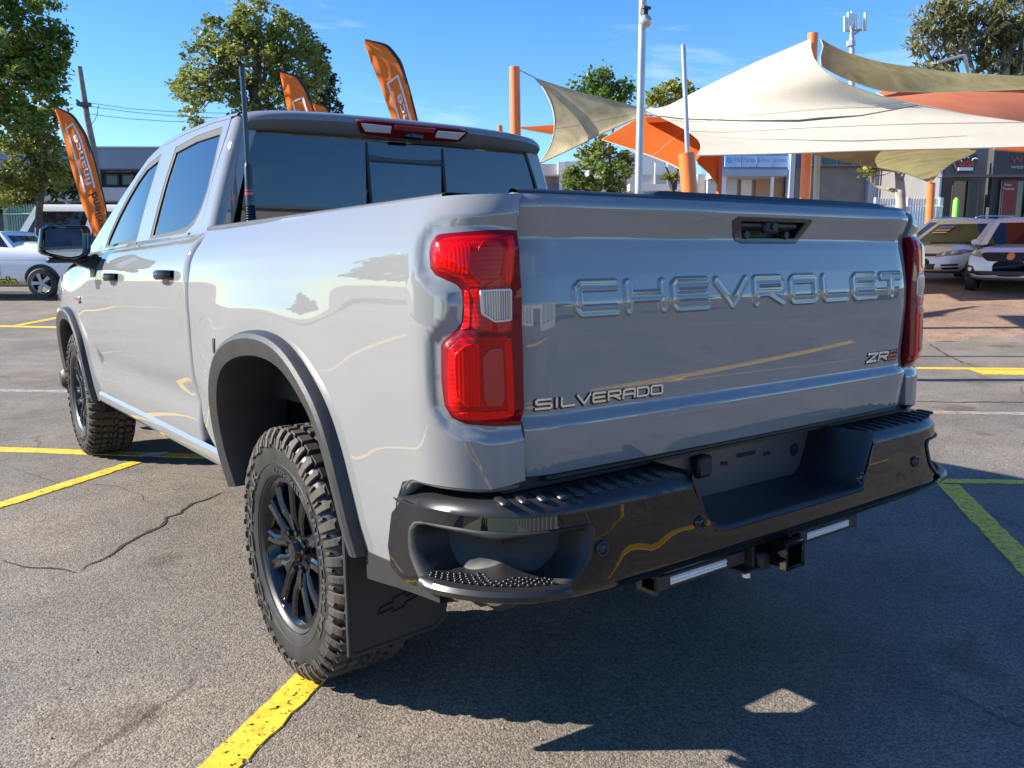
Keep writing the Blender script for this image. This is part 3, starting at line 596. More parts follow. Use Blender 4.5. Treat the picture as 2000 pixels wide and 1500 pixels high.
# ------------------------------------------------------------------ bumper
BP_ = np.array([(-.985,.42),(-.990,.30),(-.990,.22),(-.980,.150),(-.953,.060),(-.915,0),(-.87,-.045),(-.82,-.075),(-.766,-.094),(-.67,-.108),(-.5,-.116),(-.25,-.122),(0,-.124)])
BP_ = np.concatenate([BP_,(BP_*[-1,1])[-2::-1]])
BL_ = np.concatenate([[0],np.cumsum(np.linalg.norm(np.diff(BP_,axis=0),axis=1))]);BU_=np.linspace(0,BL_[-1],1200);BX_=np.interp(BU_,BL_,BP_[:,0]);BY_=np.interp(BU_,BL_,BP_[:,1])
BK_=np.exp(-.5*(np.arange(-40,41)*(BU_[1])/.022)**2);BK_/=BK_.sum()
BX_=np.convolve(np.pad(BX_,40,mode='reflect',reflect_type='odd'),BK_,'valid');BY_=np.convolve(np.pad(BY_,40,mode='reflect',reflect_type='odd'),BK_,'valid');BU_=BU_-BU_[-1]/2
BTX_=np.gradient(BX_,BU_);BTY_=np.gradient(BY_,BU_);BN_=np.hypot(BTX_,BTY_);BTX_/=BN_;BTY_/=BN_
BOFF = smooth_tab([(.540, -.04), (.560, -.02), (.578, .012), (.590, .025), (.60, .028), (.66, .0225), (.72, .0175), (.775, .012), (.80, .010)], .006)
def boff(u,z):
    c=sm((np.abs(np.interp(u,BU_,BX_))-.55)/.45)
    return BOFF(z)*(1+.7*c)
def bmp(u,z,o=0.):
    """bumper face: u = arc length from the middle, z height, o = outwards"""
    u=np.asarray(u,float);z=np.asarray(z,float);d=boff(u,z)+o
    nx=np.interp(u,BU_,BTY_);ny=-np.interp(u,BU_,BTX_)
    return np.stack([np.interp(u,BU_,BX_)+nx*d,np.interp(u,BU_,BY_)+ny*d,z+0*u],-1)
Sbmp = lambda u, z: b2w(bmp(u, z))
POCK = roundp([(-1.135, .746), (-1.02, .750), (-.939, .747), (-.857, .746), (-.77, .749), (-.722, .748), (-.709, .732), (-.727, .662), (-.791, .610), (-.83, .603), (-.98, .601), (-1.075, .603), (-1.110, .616), (-1.15, .67), (-1.157, .720)], 1, .18)
POCKR = [(-p[0], p[1]) for p in POCK[::-1]]
top_ = [(u, .776) for u in np.linspace(.400, 1.20, 20)]; topl = [(-u, .776) for u in np.linspace(1.20, .400, 20)]
low = [(1.237, .74), (1.240, .66), (1.215, .615), (1.15, .592)]+[(u, .582) for u in np.linspace(1.08, -1.08, 50)]+[(-1.15, .592), (-1.215, .615), (-1.240, .66), (-1.237, .74)]
notch_ = [(-.395, .772), (-.335, .668), (-.318, .655), (-.295, .652), (.295, .652), (.318, .655), (.335, .668), (.395, .772)]
bump = panel('rear_bumper', Sbmp, topl+notch_+top_+low, GLOSSB, truck, holes=[POCK, POCKR], step=.022, rim=.014, rr=.004, ref=(0, 1.2, .7))
# top pad with grip ribs
def pad(u0, u1, n):
    P_ = []
    for u in np.linspace(u0, u1, n):
        k = np.clip((abs(u)-1.0)/.2, 0, 1); dr = .0+.02*k*k
        P_.append([bmp(u, .776, 0), bmp(u, .780, .001), bmp(u, .790, -.003)-[0, 0, dr], bmp(u, .800, -.012)-[0, 0, dr], bmp(u, .806, -.024)-[0, 0, dr*1.2], bmp(u, .8075, -.04)-[0, 0, dr], bmp(u, .8075, -.08), bmp(u, .8075, -.125), bmp(u, .8075, -.175 if abs(u) < .9 else -.14)])
    return P_
for sg in (-1, 1):
    m_ = MB(); a_, b_ = (.396, 1.235); m_.grid(np.array(pad(sg*a_, sg*b_, 70))[:, ::-sg]); pd = B(m_, 'step_pad', DGREY, bump, angle=35)
    for i in range(11):
        x = sg*(.445+i*.045); m_ = MB(); yc_ = -.045+.03*(abs(x) > .75)*(abs(x)-.75)*6; L_ = .10-.04*(abs(x) > .75)*(abs(x)-.75)*6
        m_.box((x, yc_, .8085), (.020, L_, .010), rz=.30*(-1), bev=.004); B(m_, 'grip_rib', DGREY if sg < 0 else MATTEB, pd)
# licence recess
m_ = MB(); prof = [(-.400, .806), (-.340, .676), (-.322, .660), (-.295, .655), (.295, .655), (.322, .660), (.340, .676), (.400, .806)]
yf = lambda x: -.124-.004
m_.grid([[(x*1.0, -.150 if z < .67 else -.128, z-.004), (x*.995, -.152 if z < .67 else -.130, z+.002), (x*.985, -.146 if z < .67 else -.126, z+.008), (x*.965, -.132 if z < .67 else -.112, z+.010), (x*.95, .078, z+.012)] for x, z in prof]); B(m_, 'licence_recess', DGREY, bump, angle=50)
pl_m = mat('licence_panel', (.075, .072, .070), .35, var=.1, bump=.2, bscale=500, dist=.0004)
m_ = MB(); m_.box((0, .082, .745), (.80, .012, .16)); lp = B(m_, 'licence_panel', pl_m, bump)
m_ = MB(); m_.box((-.150, .060, .762), (.062, .035, .062), bev=.008); B(m_, 'licence_lamp', MATTEB, bump)
for x, z, r_ in ((-.045, .752, .006), (-.028, .749, .007), (.150, .752, .006), (.168, .752, .006), (.295, .745, .019)): m_ = MB(); m_.lathe([(r_, 0), (r_*1.1, -.002), (0, -.001)], 14, 'y', (x, .0755, z)); B(m_, 'screw_hole', LINER, bump)
m_ = MB(); m_.box((.062, .0755, .764), (.085, .004, .012), bev=.002); B(m_, 'slot', LINER, bump)
for u, z in ((-.694, .687), (-.381, .689), (.310, .691), (.635, .690)):
    c = bmp(u, z, .002); nx = np.interp(u, BU_, BTY_); ny = -np.interp(u, BU_, BTX_); a_ = math.atan2(nx, -ny)
    V, F = MB().lathe([(.0, -.003), (.0095, -.003), (.0105, .001), (.0125, .001), (.0135, -.004), (.0165, -.005), (.0185, .002)], 24, 'y').get(); V = V@np.array(Matrix.Rotation(a_, 3, 'Z')).T+c
    mesh('parking_sensor', b2w(V), F, GLOSSB if abs(u) < .5 else DGREY, bump, True)
# corner step pockets
for sg, PK in ((-1, POCK), (1, POCKR)):
    P_ = np.array(dens(PK, .03)); c0 = P_.mean(0); rows = []
    for u, z in P_:
        q = np.array([u, z])-c0; k = 1.0; r = []
        for o, sh in ((.003, .0), (.006, -.004), (.004, -.009), (-.006, -.014), (-.022, -.018), (-.060, -.022), (-.085, -.030)):
            qq = c0+q*(1+sh/np.linalg.norm(q)*1.6); r.append(bmp(qq[0], qq[1], o))
        rows.append(r)
    rows.append(rows[0]); m_ = MB().grid(np.array(rows)[:, ::1 if sg < 0 else 1]); n = len(P_)
    st = B(m_, 'corner_step', MATTEB, bump, angle=40)
    m_ = MB(); inner = [rows[i][-1] for i in range(n)]; cen_ = np.mean(inner, 0)+np.array([0, .0, 0]); m_.add(inner+[cen_], [(i, (i+1) % n, n) for i in range(n)]); B(m_, 'pocket_wall', MATTEB, st)
    m_ = MB(); us_ = np.linspace(sg*.78, sg*1.10, 26); P2 = []
    for u in us_:
        e = 1-((abs(u)-.94)/.17)**4*.5; P2.append([bmp(u, .592, .010*e), bmp(u, .600, .022*e), bmp(u, .612, .024*e), bmp(u, .622, .018*e), bmp(u, .626, .006), bmp(u, .626, -.08)])
    m_.grid(P2); B(m_, 'step_lip', DGREY, st, angle=35)
    m_ = MB()
    for i in range(17):
        for j in range(6):
            u = sg*(.815+i*.0165+(j % 2)*.008); o = -.004-j*.0115
            if j*.012 > .075-abs(abs(u)-.94)*.30: continue
            c = bmp(u, .6285, o); m_.box(c, (.009, .0065, .007), rz=(.6 if (i+j) % 2 else -.5), bev=.0015)
    B(m_, 'tread_studs', DGREY, st)
m_ = MB(); m_.grid([[bmp(u, .582, .0), bmp(u, .575, -.04), bmp(u, .585, -.15)] for u in np.linspace(-1.15, 1.15, 40)]); B(m_, 'bumper_underside', LINER, bump)
# body bottom return above the bumper and dark valance under tailgate
m_ = MB(); m_.box((0, .075, .825), (1.72, .10, .030)); m_.box((0, .035, .833), (1.50, .07, .016), bev=.005); B(m_, 'tailgate_sill', MATTEB, bump)

# hitch receiver, reversing lamp bars
m_ = MB(); x0, z0 = -.050, .545
m_.box((x0, -.06, z0+.031), (.064, .24, .006)); m_.box((x0, -.06, z0-.031), (.064, .24, .006)); m_.box((x0-.031, -.06, z0), (.006, .24, .058)); m_.box((x0+.031, -.06, z0), (.006, .24, .058))
for dx, dz, sx, sz in ((0, .034, .08, .009), (0, -.034, .08, .009), (-.036, 0, .009, .077), (.036, 0, .009, .077)): m_.box((x0+dx, -.172, z0+dz), (sx, .022, sz), bev=.002)
hit = B(m_, 'hitch_receiver', GLOSSB)
m_ = MB(); m_.box((x0-.010, -.03, .505), (.24, .18, .008), bev=.003); m_.box((x0-.085, -.03, .545), (.010, .16, .075)); m_.box((x0+.075, -.03, .545), (.010, .16, .075)); m_.box((x0-.04, -.1, .52), (.06, .05, .05), bev=.01); B(m_, 'hitch_plate', STEEL, hit)
m_ = MB(); m_.tube([(x0-.10, -.10, .497), (x0-.10, -.10, .484)], .012, 8); B(m_, 'bolt', SILVER, hit)
m_ = MB(); m_.box((0, .06, .55), (1.1, .07, .07), bev=.01); B(m_, 'hitch_crossbar', STEEL, hit)
for xa, xb, x1, x2 in ((-.497, -.155, -.445, -.235), (.085, .375, .118, .325)):
    m_ = MB(); cx = (xa+xb)/2; za = .542; m_.box((cx, -.075, za), (xb-xa, .050, .040), bev=.004); m_.box((xa+.008, -.065, za-.002), (.016, .07, .055), bev=.004); m_.box((cx, -.05, za+.035), ((xb-xa)*.8, .03, .02)); lb = B(m_, 'work_lamp', DGREY)
    m_ = MB(); m_.box(((x1+x2)/2, -.101, za+.001), (x2-x1, .004, .021), bev=.003); ll = B(m_, 'lamp_lens', LEDW, lb)
    m_ = MB()
    for i in range(int((x2-x1)/.0095)):
        for j in (-1, 1): m_.box((x1+.007+i*.0095, -.104, za+.001+j*.0048), (.0065, .004, .0065), bev=.0018)
    B(m_, 'led_cells', mat('led_reflector', (.85, .85, .88), .15, metal=.4), lb)
# exhaust tip, spare, axle, rails
m_ = MB(); m_.lathe([(.036, -.02), (.052, -.02), (.055, .0), (.055, .16), (.040, .16), (.036, 0)], 26, 'y', (-.80, .16, .545)); ex = B(m_, 'exhaust_tip', mat('exhaust_metal', (.42, .36, .28), .3, metal=1., var=.2))
m_ = MB()
for sx in (-.46, .46): m_.box((sx, 2.7, .62), (.08, 5.2, .14))
m_.box((0, .25, .60), (.9, .06, .10)); m_.lathe([(0, -.11), (.3, -.11), (.38, -.06), (.38, .06), (.3, .11), (0, .11)], 26, 'z', (0, .62, .60)); m_.box((0, 3.0, .60), (1.6, 2.4, .03)); m_.box((0, 3.2, .50), (.5, 1.8, .16)); m_.tube([(-.6, 3.2, .5), (-.62, 1.6, .5), (-.80, .9, .55), (-.80, .2, .505)], .035, 10)
B(m_, 'chassis', STEEL)
m_ = MB(); m_.tube([(-.74, YR, .42), (.74, YR, .42)], .045, 12); m_.lathe([(0, -.12), (.10, -.10), (.15, 0), (.10, .10), (0, .12)], 18, 'y', (.03, YR, .42)); MB().tube([(-.72, YF, .42), (.72, YF, .42)], .04, 12).build('front_axle', STEEL, truck)
for sx in (-.55, .55): m_.box((sx, YR, .36), (.07, 1.3, .03)); m_.tube([(sx*1.1, YR-.1, .36), (sx*.85, YR-.25, .80)], .03, 10)
m_.build('axle', STEEL, truck)
# mud flap (set in the world frame just behind the wheels)
FLP = roundp([(-1.020, .285), (-1.023, .66), (-.70, .66), (-.70, .345), (-.722, .296), (-.735, .290)], 1, .1)
for sg in (1, -1):
    q = [(-1.018, .68), (-.70, .68), (-.695, .36), (-.705, .315), (-.735, .297), (-1.0, .280), (-1.016, .286)]
    f0 = lambda x, z: (sg*x, .585+.02*(z-.3), z); f1 = lambda x, z: (sg*x, .572+.02*(z-.3), z)
    m_ = MB().prism(q if sg > 0 else q[::-1], f0, f1); fl = m_.build('mud_flap', MATTEB, truck, smooth=False)
    m_ = MB(); rimq = [(-1.014, .66)]+[(-1.010, .300), (-.995, .290), (-.74, .305), (-.712, .325), (-.702, .37), (-.702, .60)]
    for a, b in zip(rimq[:-1], rimq[1:]): m_.tube([(sg*a[0], .5725+.02*(a[1]-.3), a[1]), (sg*b[0], .5725+.02*(b[1]-.3), b[1])], .0045, 6)
    m_.build('flap_rim', MATTEB, fl)
    bow = [(-1, -.42), (-.86, .42), (-.30, .42), (-.26, 1), (.34, 1), (.30, .42), (1, .42), (.86, -.42), (.30, -.42), (.26, -1), (-.34, -1), (-.30, -.42)]
    m_ = MB()
    for a, b in zip(bow, bow[1:]+bow[:1]): m_.tube([(sg*(-.855)+a[0]*.068, .572, .408+a[1]*.020+a[0]*.012), (sg*(-.855)+b[0]*.068, .572, .408+b[1]*.020+b[0]*.012)], .0028, 5)
    m_.build('flap_emblem', LINER, fl)

# ------------------------------------------------------------------ wheels
R0 = .418
def make_wheel():
    m_ = MB()                                                     # barrel and lip, axle along x, outer face towards -x
    m_.lathe([(.236, -.122), (.249, -.120), (.250, -.112), (.240, -.108), (.232, -.100), (.222, -.060), (.218, .02), (.225, .11), (.240, .12), (.232, .125), (.205, .10), (.200, .02), (.212, -.07), (.224, -.112), (.236, -.122)], 56, 'x')
    w_ = m_.build('wheel', RIMB, None, local=True, angle=35)
    m_ = MB(); m_.lathe([(0, .03), (.21, .03), (.21, .05), (0, .05)], 40, 'x'); m_.build('brake_disc', STEEL, w_, local=True)
    for k in range(6):
        th = 2*PI*k/6+.26; m_ = MB()
        def arm(pts, wd, d0, d1):
            P_ = []
            for (r, a, x, ww) in pts:
                c, s = math.cos(th+a), math.sin(th+a); tx, ty = -s, c; cy, cz = r*c, r*s
                P_.append([(x+.030, cy-tx*ww*1.25, cz-ty*ww*1.25), (x+.006, cy-tx*ww*1.05, cz-ty*ww*1.05), (x, cy-tx*ww*.62, cz-ty*ww*.62), (x+.004, cy, cz), (x, cy+tx*ww*.62, cz+ty*ww*.62), (x+.006, cy+tx*ww*1.05, cz+ty*ww*1.05), (x+.030, cy+tx*ww*1.25, cz+ty*ww*1.25)])
            m_.grid(np.array(P_)[::-1])
        for s_ in (-1, 1): arm([(.035, s_*.16, -.088, .021), (.075, s_*.165, -.096, .021), (.108, s_*.185, -.104, .021), (.132, s_*.27, -.110, .020), (.170, s_*.30, -.114, .019), (.228, s_*.29, -.116, .023)], 0, 0, 0)
        m_.add([(-.094, .05*math.cos(th-.1), .05*math.sin(th-.1)), (-.094, .05*math.cos(th+.1), .05*math.sin(th+.1)), (-.106, .125*math.cos(th+.13), .125*math.sin(th+.13)), (-.106, .125*math.cos(th-.13), .125*math.sin(th-.13))], [(3, 2, 1, 0)])
        m_.build('spoke', RIMB, w_, local=True, angle=30)
    m_ = MB(); m_.lathe([(0, -.118), (.030, -.116), (.037, -.108), (.040, -.094), (.060, -.086), (.088, -.084), (.096, -.06), (.10, .03)], 36, 'x'); m_.build('hub_cap', RIMB, w_, local=True, angle=35)
    for k in range(6):
        a = 2*PI*k/6+.26+PI/6; m_ = MB(); m_.lathe([(0, -.110), (.008, -.108), (.0105, -.102), (.0105, -.080)], 6, 'x', (0, .070*math.cos(a), .070*math.sin(a))); m_.build('lug_nut', CHROMEB, w_, local=True)
    # tyre carcass
    m_ = MB(); prof = [(.243, -.108), (.252, -.124), (.268, -.134), (.300, -.140), (.330, -.1425), (.358, -.1415), (.378, -.136), (.394, -.126), (.4035, -.112), (.405, -.06), (.405, .06), (.4035, .112), (.394, .126), (.358, .1415), (.33, .1425), (.30, .140), (.268, .134), (.243, .11)]
    m_.lathe(prof, 96, 'x'); 
    for r_ in (.262, .3): m_.lathe([(r_-.0015, -.1325 if r_ < .28 else -.1395), (r_, -.1355 if r_ < .28 else -.142), (r_+.0015, -.1335 if r_ < .28 else -.1400)], 96, 'x')
    ty = m_.build('tyre', RUBBER, w_, local=True, angle=40)
    def cyl(r, x, a): return (x, r*math.cos(a), r*math.sin(a))
    mb = MB(); N_ = 46; rb = .402
    def block(quad, r0, r1, sh=.86):
        """quad of (x, angle)"""
        q = np.array(quad); c = q.mean(0); V = [cyl(r0, x, a) for x, a in q]+[cyl(r1, c[0]+(x-c[0])*sh, c[1]+(a-c[1])*sh) for x, a in q]
        n = len(q); mb.add(V, [tuple(range(n, 2*n))]+[(i, (i+1) % n, n+(i+1) % n, n+i) for i in range(n)])
    rs = random.Random(3)
    for i in range(N_):
        a = 2*PI*i/N_; p = 2*PI/N_; j = rs.uniform(-.02, .02)*p
        for sg in (-1, 1):
            ph = 0 if sg < 0 else .5*p; e = a+ph+j; wv_ = .74 if (i % 2) else .66; o = .010 if i % 2 else 0
            # shoulder lug wrapping onto the side
            q = [(sg*(.074), e), (sg*(.076), e+p*.66), (sg*(.118), e+p*(wv_+.04)), (sg*.118, e+p*.02)]
            block(q if sg > 0 else q[::-1], rb, R0)
            # side biter
            for (b0, b1, r_a, r_b, xx) in ((.05, .62 if i % 2 else .50, .412-.0, .366-o, 0),):
                V = []; 
                for (r, x, hgt) in ((.4155, .1175, 0), (.406, .126, 0), (.388, .1365, 0), (r_b, .1435, 0)):
                    V.append([cyl(r, sg*x, e+p*b0), cyl(r, sg*(x+.0065), e+p*(b0+.06)), cyl(r, sg*(x+.0065), e+p*(b1-.06)), cyl(r, sg*x, e+p*b1)])
                V.append([cyl(r_b-.003, sg*.1415, e+p*b0), cyl(r_b-.003, sg*.1415, e+p*(b0+.06)), cyl(r_b-.003, sg*.1415, e+p*(b1-.06)), cyl(r_b-.003, sg*.1415, e+p*b1)])
                V = np.array(V); mb.grid(V if sg < 0 else V[:, ::-1])
            # small interlocking hook on the sidewall
            V = []
            rb2 = .352 if i % 2 else .360
            for (r, x) in ((.384, .1385), (rb2, .1425)): V.append([cyl(r, sg*x, e+p*.70), cyl(r, sg*(x+.005), e+p*.74), cyl(r, sg*(x+.005), e+p*.88), cyl(r, sg*x, e+p*.92)])
            V = np.array(V); mb.grid(V if sg < 0 else V[:, ::-1])
            q = [(sg*.030, e+p*.10), (sg*.034, e+p*.78), (sg*.066, e+p*.70), (sg*.068, e+p*.34), (sg*.055, e+p*.02)]
            block(q if sg > 0 else q[::-1], rb, R0)
        q = [(-.024, a+p*.05), (-.004, a+p*.20), (-.002, a+p*.85), (-.022, a+p*.62)]; block(q[::-1], rb, R0)
        q = [(.004, a+p*.30), (.024, a+p*.05), (.022, a+p*.66), (.002, a+p*.95)]; block(q[::-1], rb, R0)
    mb.build('tread', RUBBERD, w_, local=True, smooth=False)
    # raised sidewall lettering
    def arc(txt, r0, hgt, mid, span, flip=1):
        V, F = text_mesh(txt, 1., depth=.5, off=.012); lo = V.min(0); hi = V.max(0); u = (V[:, 0]-lo[0])/(hi[0]-lo[0])-.5; v = (V[:, 1]-lo[1])/(hi[1]-lo[1]); d = (V[:, 2]+.5)
        a = mid-flip*u*span; r = r0+v*hgt; x = -.1395-.0045*d-.0015*np.sin((r-.27)/.09*PI)
        return np.stack([x, r*np.cos(a), r*np.sin(a)], 1), F
    V, F = arc('GOODYEAR', .298, .040, math.radians(-8), 1.9, -1); mesh('sidewall_lettering', V, F, LETTERW, w_, False, local=True)
    V, F = arc('TERRITORY MT', .306, .026, math.radians(-8)+PI, 1.5, -1); mesh('sidewall_lettering', V, F, LETTERW, w_, False, local=True)
    V, F = arc('LT275/70R18', .27, .014, math.radians(100), .75, -1); mesh('sidewall_lettering', V, F, LETTERW, w_, False, local=True)
    return w_
def copy_tree(o, parent=None):
    c = o.copy(); C.objects.link(c); c.parent = parent
    for ch in list(o.children): copy_tree(ch, c)
    return c
wheel = make_wheel()
for i, (sx, y, rot) in enumerate(((-1, YR, 0.), (-1, YF, 1.1), (1, YR, .6), (1, YF, 2.))):
    o = wheel if i == 0 else copy_tree(wheel); o.parent = truck; o.location = (sx*.843, y-2.9, .414)
    o.rotation_euler = (rot, 0, 0) if sx < 0 else (rot, 0, PI)

# ------------------------------------------------------------------ mirror, antenna, interior
for sg in (-1, 1):
    if sg > 0: cx0 = 1
    H = roundp([(-1.245, 1.625), (-1.02, 1.628), (-1.005, 1.60), (-1.012, 1.485), (-1.035, 1.455), (-1.12, 1.437), (-1.25, 1.468), (-1.268, 1.49)], 1, .15)
    P_ = []
    hc = np.mean(H, 0)
    for y, k in ((3.84, .87), (3.795, .89), (3.782, .95), (3.790, 1.0), (3.83, 1.03), (3.89, 1.0), (3.95, .86), (3.985, .60), (3.99, .2)): P_.append([(-sg*(hc[0]+(p[0]-hc[0])*k), y, hc[1]+(p[1]-hc[1])*k) for p in H+H[:1]])
    mi = B(MB().grid(np.array(P_)[:, ::sg]), 'door_mirror', GLOSSB, angle=40)
    gq = [(hc[0]+(p[0]-hc[0])*.86, hc[1]+(p[1]-hc[1])*.84) for p in H]; m_ = MB(); m_.add([(-sg*p[0], 3.812+.22*(p[0]-hc[0]), p[1]) for p in gq], [tuple(range(len(gq)))[::-sg]]); B(m_, 'mirror_glass', mat('mirror_glass', (.50, .55, .60), .01, metal=1.), mi)
    m_ = MB(); m_.grid(np.array([[(-sg*x, y, z) for x, y, z in ((-.94, yy-.07, 1.36+k), (-.94, yy+.11, 1.36+k), (-.94, yy+.11, 1.45+k), (-.94, yy-.05, 1.45+k), (-.94, yy-.07, 1.36+k))] for k, yy in ((0, 3.86),)]+[[(-sg*(x), y, z) for x, y, z in ((-1.10, 3.84, 1.425), (-1.10, 3.93, 1.425), (-1.10, 3.93, 1.47), (-1.10, 3.84, 1.47), (-1.10, 3.84, 1.425))]])); m_.box((-sg*-1.13, 3.87, 1.437), (.2, .12, .03), bev=.01); m_.box((-sg*-.985, 3.88, 1.40), (.03, .17, .14), bev=.012); B(m_, 'mirror_arm', MATTEB, mi)
    m_ = MB(); m_.box((-sg*-1.262, 3.88, 1.54), (.014, .12, .12), bev=.006); 
    m_ = MB(); m_.box((-sg*-.885, 3.19, 1.44), (.01, .02, .02))
ANT = mat('antenna_black', (.008, .014, .022), .3, coat=.4)
ax, ay = -.767, 1.85
m_ = MB(); zz = np.linspace(1.50, 1.60, 21); m_.tube([(ax, ay, z) for z in zz], [.021-.004*(i/20)+(.0035 if i % 2 else 0) for i in range(21)], 14); m_.tube([(ax, ay, 1.60), (ax, ay, 1.625), (ax, ay, 1.63), (ax-.0, ay, 1.68), (ax, ay, 1.685), (ax, ay, 1.745), (ax, ay, 1.76)], [.0175, .0175, .0165, .0165, .0155, .0145, .010], 14)
an = B(m_, 'antenna', ANT); m_ = MB(); m_.tube([(ax+.001*math.sin(t*3), ay, 1.75+.365*t) for t in np.linspace(0, 1, 12)], [.0095]*12, 12); m_.tube([(ax, ay, 2.095), (ax, ay, 2.125)], .0115, 12); B(m_, 'antenna_whip', ANT, an)
m_ = MB(); m_.tube([(ax, ay, 1.638), (ax, ay, 1.648)], .0172, 14); m_.tube([(ax, ay, 1.655), (ax, ay, 1.659)], .0172, 14); B(m_, 'antenna_band', mat('antenna_red', (.5, .05, .02), .3, coat=.5), an)
INT = mat('interior_black', (.02, .021, .023), .7)
m_ = MB(); m_.box((0, 3.0, 1.05), (1.7, 2.1, .08)); m_.box((0, 4.35, 1.32), (1.66, .5, .35), bev=.08); B(m_, 'cabin_floor', INT)
for x in (-.42, .42):
    for y in (2.30, 3.25):
        m_ = MB(); m_.box((x, y, 1.32), (.52, .16, .62), tilt=('X', .2), bev=.06); m_.box((x, y+.26, 1.10), (.52, .5, .14), bev=.05); st = B(m_, 'seat', INT)
        m_ = MB(); m_.box((x, y-.07, 1.70), (.28, .11, .17), bev=.045); m_.tube([(x-.06, y-.06, 1.55), (x-.06, y-.06, 1.66)], .008, 6); m_.tube([(x+.06, y-.06, 1.55), (x+.06, y-.06, 1.66)], .008, 6); B(m_, 'headrest', INT, st)
m_ = MB(); a = np.linspace(0, 2*PI, 25); m_.tube([(-.40+.18*math.cos(t), 3.98+.06*math.sin(t), 1.38+.17*math.sin(t)) for t in a], .016, 8); B(m_, 'steering_wheel', INT)

# ------------------------------------------------------------------ ground
HF = np.array([math.sin(YAW), math.cos(YAW), 0]); HR = np.array([math.cos(YAW), -math.sin(YAW), 0])
def Q(px, py, F):
    """point on the pixel's ray at forward distance F"""
    d = ray(px, py); return CAM+d*F/(d@HF)
P0 = np.array([10.7, 5.35])
def gz(x, y):
    dx, dy = x-P0[0], y-P0[1]; d = dx*.641+dy*.767; l = dx*.767-dy*.641
    return np.interp(d, [0, 4.7, 7.2, 11], [0, .44, .62, .72])*sm((l+9)/4)+.22*sm((d-2)/6)*(1-sm((l+9)/4))
def ground_mat(name, base, kind):
    m = bpy.data.materials.new(name); m.use_nodes = True; t = m.node_tree; p = t.nodes['Principled BSDF']; p.inputs['Roughness'].default_value = .82; p.inputs['Specular IOR Level'].default_value = .35
    c = nd(t, 'ShaderNodeTexCoord'); ln = t.links.new
    def noise(s, det=5, r=.6):
        n = nd(t, 'ShaderNodeTexNoise'); n.inputs['Scale'].default_value = s; n.inputs['Detail'].default_value = det; n.inputs['Roughness'].default_value = r; ln(c.outputs['Object'], n.inputs['Vector']); return n
    def ramp(src, a, b, ca, cb):
        r = nd(t, 'ShaderNodeValToRGB'); r.color_ramp.elements[0].position = a; r.color_ramp.elements[1].position = b; r.color_ramp.elements[0].color = (*ca, 1); r.color_ramp.elements[1].color = (*cb, 1); ln(src, r.inputs[0]); return r
    def mixc(f, a, b, bt='MIX'):
        x = nd(t, 'ShaderNodeMix', data_type='RGBA', blend_type=bt)
        if isinstance(f, float): x.inputs[0].default_value = f
        else: ln(f, x.inputs[0])
        for i, q in ((6, a), (7, b)):
            if isinstance(q, tuple): x.inputs[i].default_value = (*q, 1)
            else: ln(q, x.inputs[i])
        return x.outputs[2]
    b = np.array(base)
    big = ramp(noise(.35, 6).outputs[0], .35, .68, tuple(b*.72), tuple(b*1.22))
    v = nd(t, 'ShaderNodeTexVoronoi'); v.inputs['Scale'].default_value = 150 if kind == 'asphalt' else 80; ln(c.outputs['Object'], v.inputs['Vector'])
    sep = nd(t, 'ShaderNodeSeparateColor'); ln(v.outputs['Color'], sep.inputs[0])
    stone = ramp(sep.outputs[0], .15, .9, (.48, .47, .46), (1.85, 1.76, 1.62)); col = mixc(.62, big.outputs[0], stone.outputs[0], 'MULTIPLY')
    fine = ramp(noise(420, 3).outputs[0], .38, .64, (.62, .61, .60), (1.28, 1.27, 1.24)); col = mixc(.6, col, fine.outputs[0], 'MULTIPLY')
    mid = ramp(noise(2.3, 9, .7).outputs[0], .42, .66, (1.08, 1.07, 1.05), (.74, .74, .75)); col = mixc(.75, col, mid.outputs[0], 'MULTIPLY'); dust = ramp(noise(.75, 7, .65).outputs[0], .50, .68, (1, 1, 1), (1.28, 1.16, .98)); col = mixc(.8, col, dust.outputs[0], 'MULTIPLY')
    oil = ramp(noise(1.5, 4, .5).outputs[0], .63, .70, (1, 1, 1), (.50, .48, .46)); col = mixc(.7, col, oil.outputs[0], 'MULTIPLY')
    if kind == 'asphalt':
        v2 = nd(t, 'ShaderNodeTexVoronoi'); v2.feature = 'DISTANCE_TO_EDGE'; v2.inputs['Scale'].default_value = .33
        nn = noise(2.2, 6, .7); mp_ = nd(t, 'ShaderNodeMix', data_type='RGBA'); mp_.inputs[0].default_value = .16; ln(c.outputs['Object'], mp_.inputs[6]); ln(nn.outputs['Color'], mp_.inputs[7]); ln(mp_.outputs[2], v2.inputs['Vector'])
        ck = ramp(v2.outputs['Distance'], .0008, .0035, (.30, .29, .28), (1, 1, 1)); gate = ramp(noise(.5, 2).outputs[0], .50, .56, (0, 0, 0), (1, 1, 1)); ckk = mixc(gate.outputs[0], (1., 1., 1.), ck.outputs[0]); col = mixc(.75, col, ckk, 'MULTIPLY')
    ln(col, p.inputs[0])
    inv = nd(t, 'ShaderNodeMath', operation='SUBTRACT'); inv.inputs[0].default_value = 1; ln(v.outputs['Distance'], inv.inputs[1])
    ad = nd(t, 'ShaderNodeMath', operation='ADD'); ln(inv.outputs[0], ad.inputs[0]); n5 = noise(240, 3); ln(n5.outputs[0], ad.inputs[1])
    bp = nd(t, 'ShaderNodeBump'); bp.inputs['Strength'].default_value = .8; bp.inputs['Distance'].default_value = .0026; ln(ad.outputs[0], bp.inputs['Height']); ln(bp.outputs[0], p.inputs['Normal'])
    return m
ASPH = ground_mat('asphalt', (.180, .163, .143), 'asphalt'); GRAV = ground_mat('gravel', (.26, .185, .140), 'gravel')  # gravel colour carries the pinkish tint of light through the orange sails
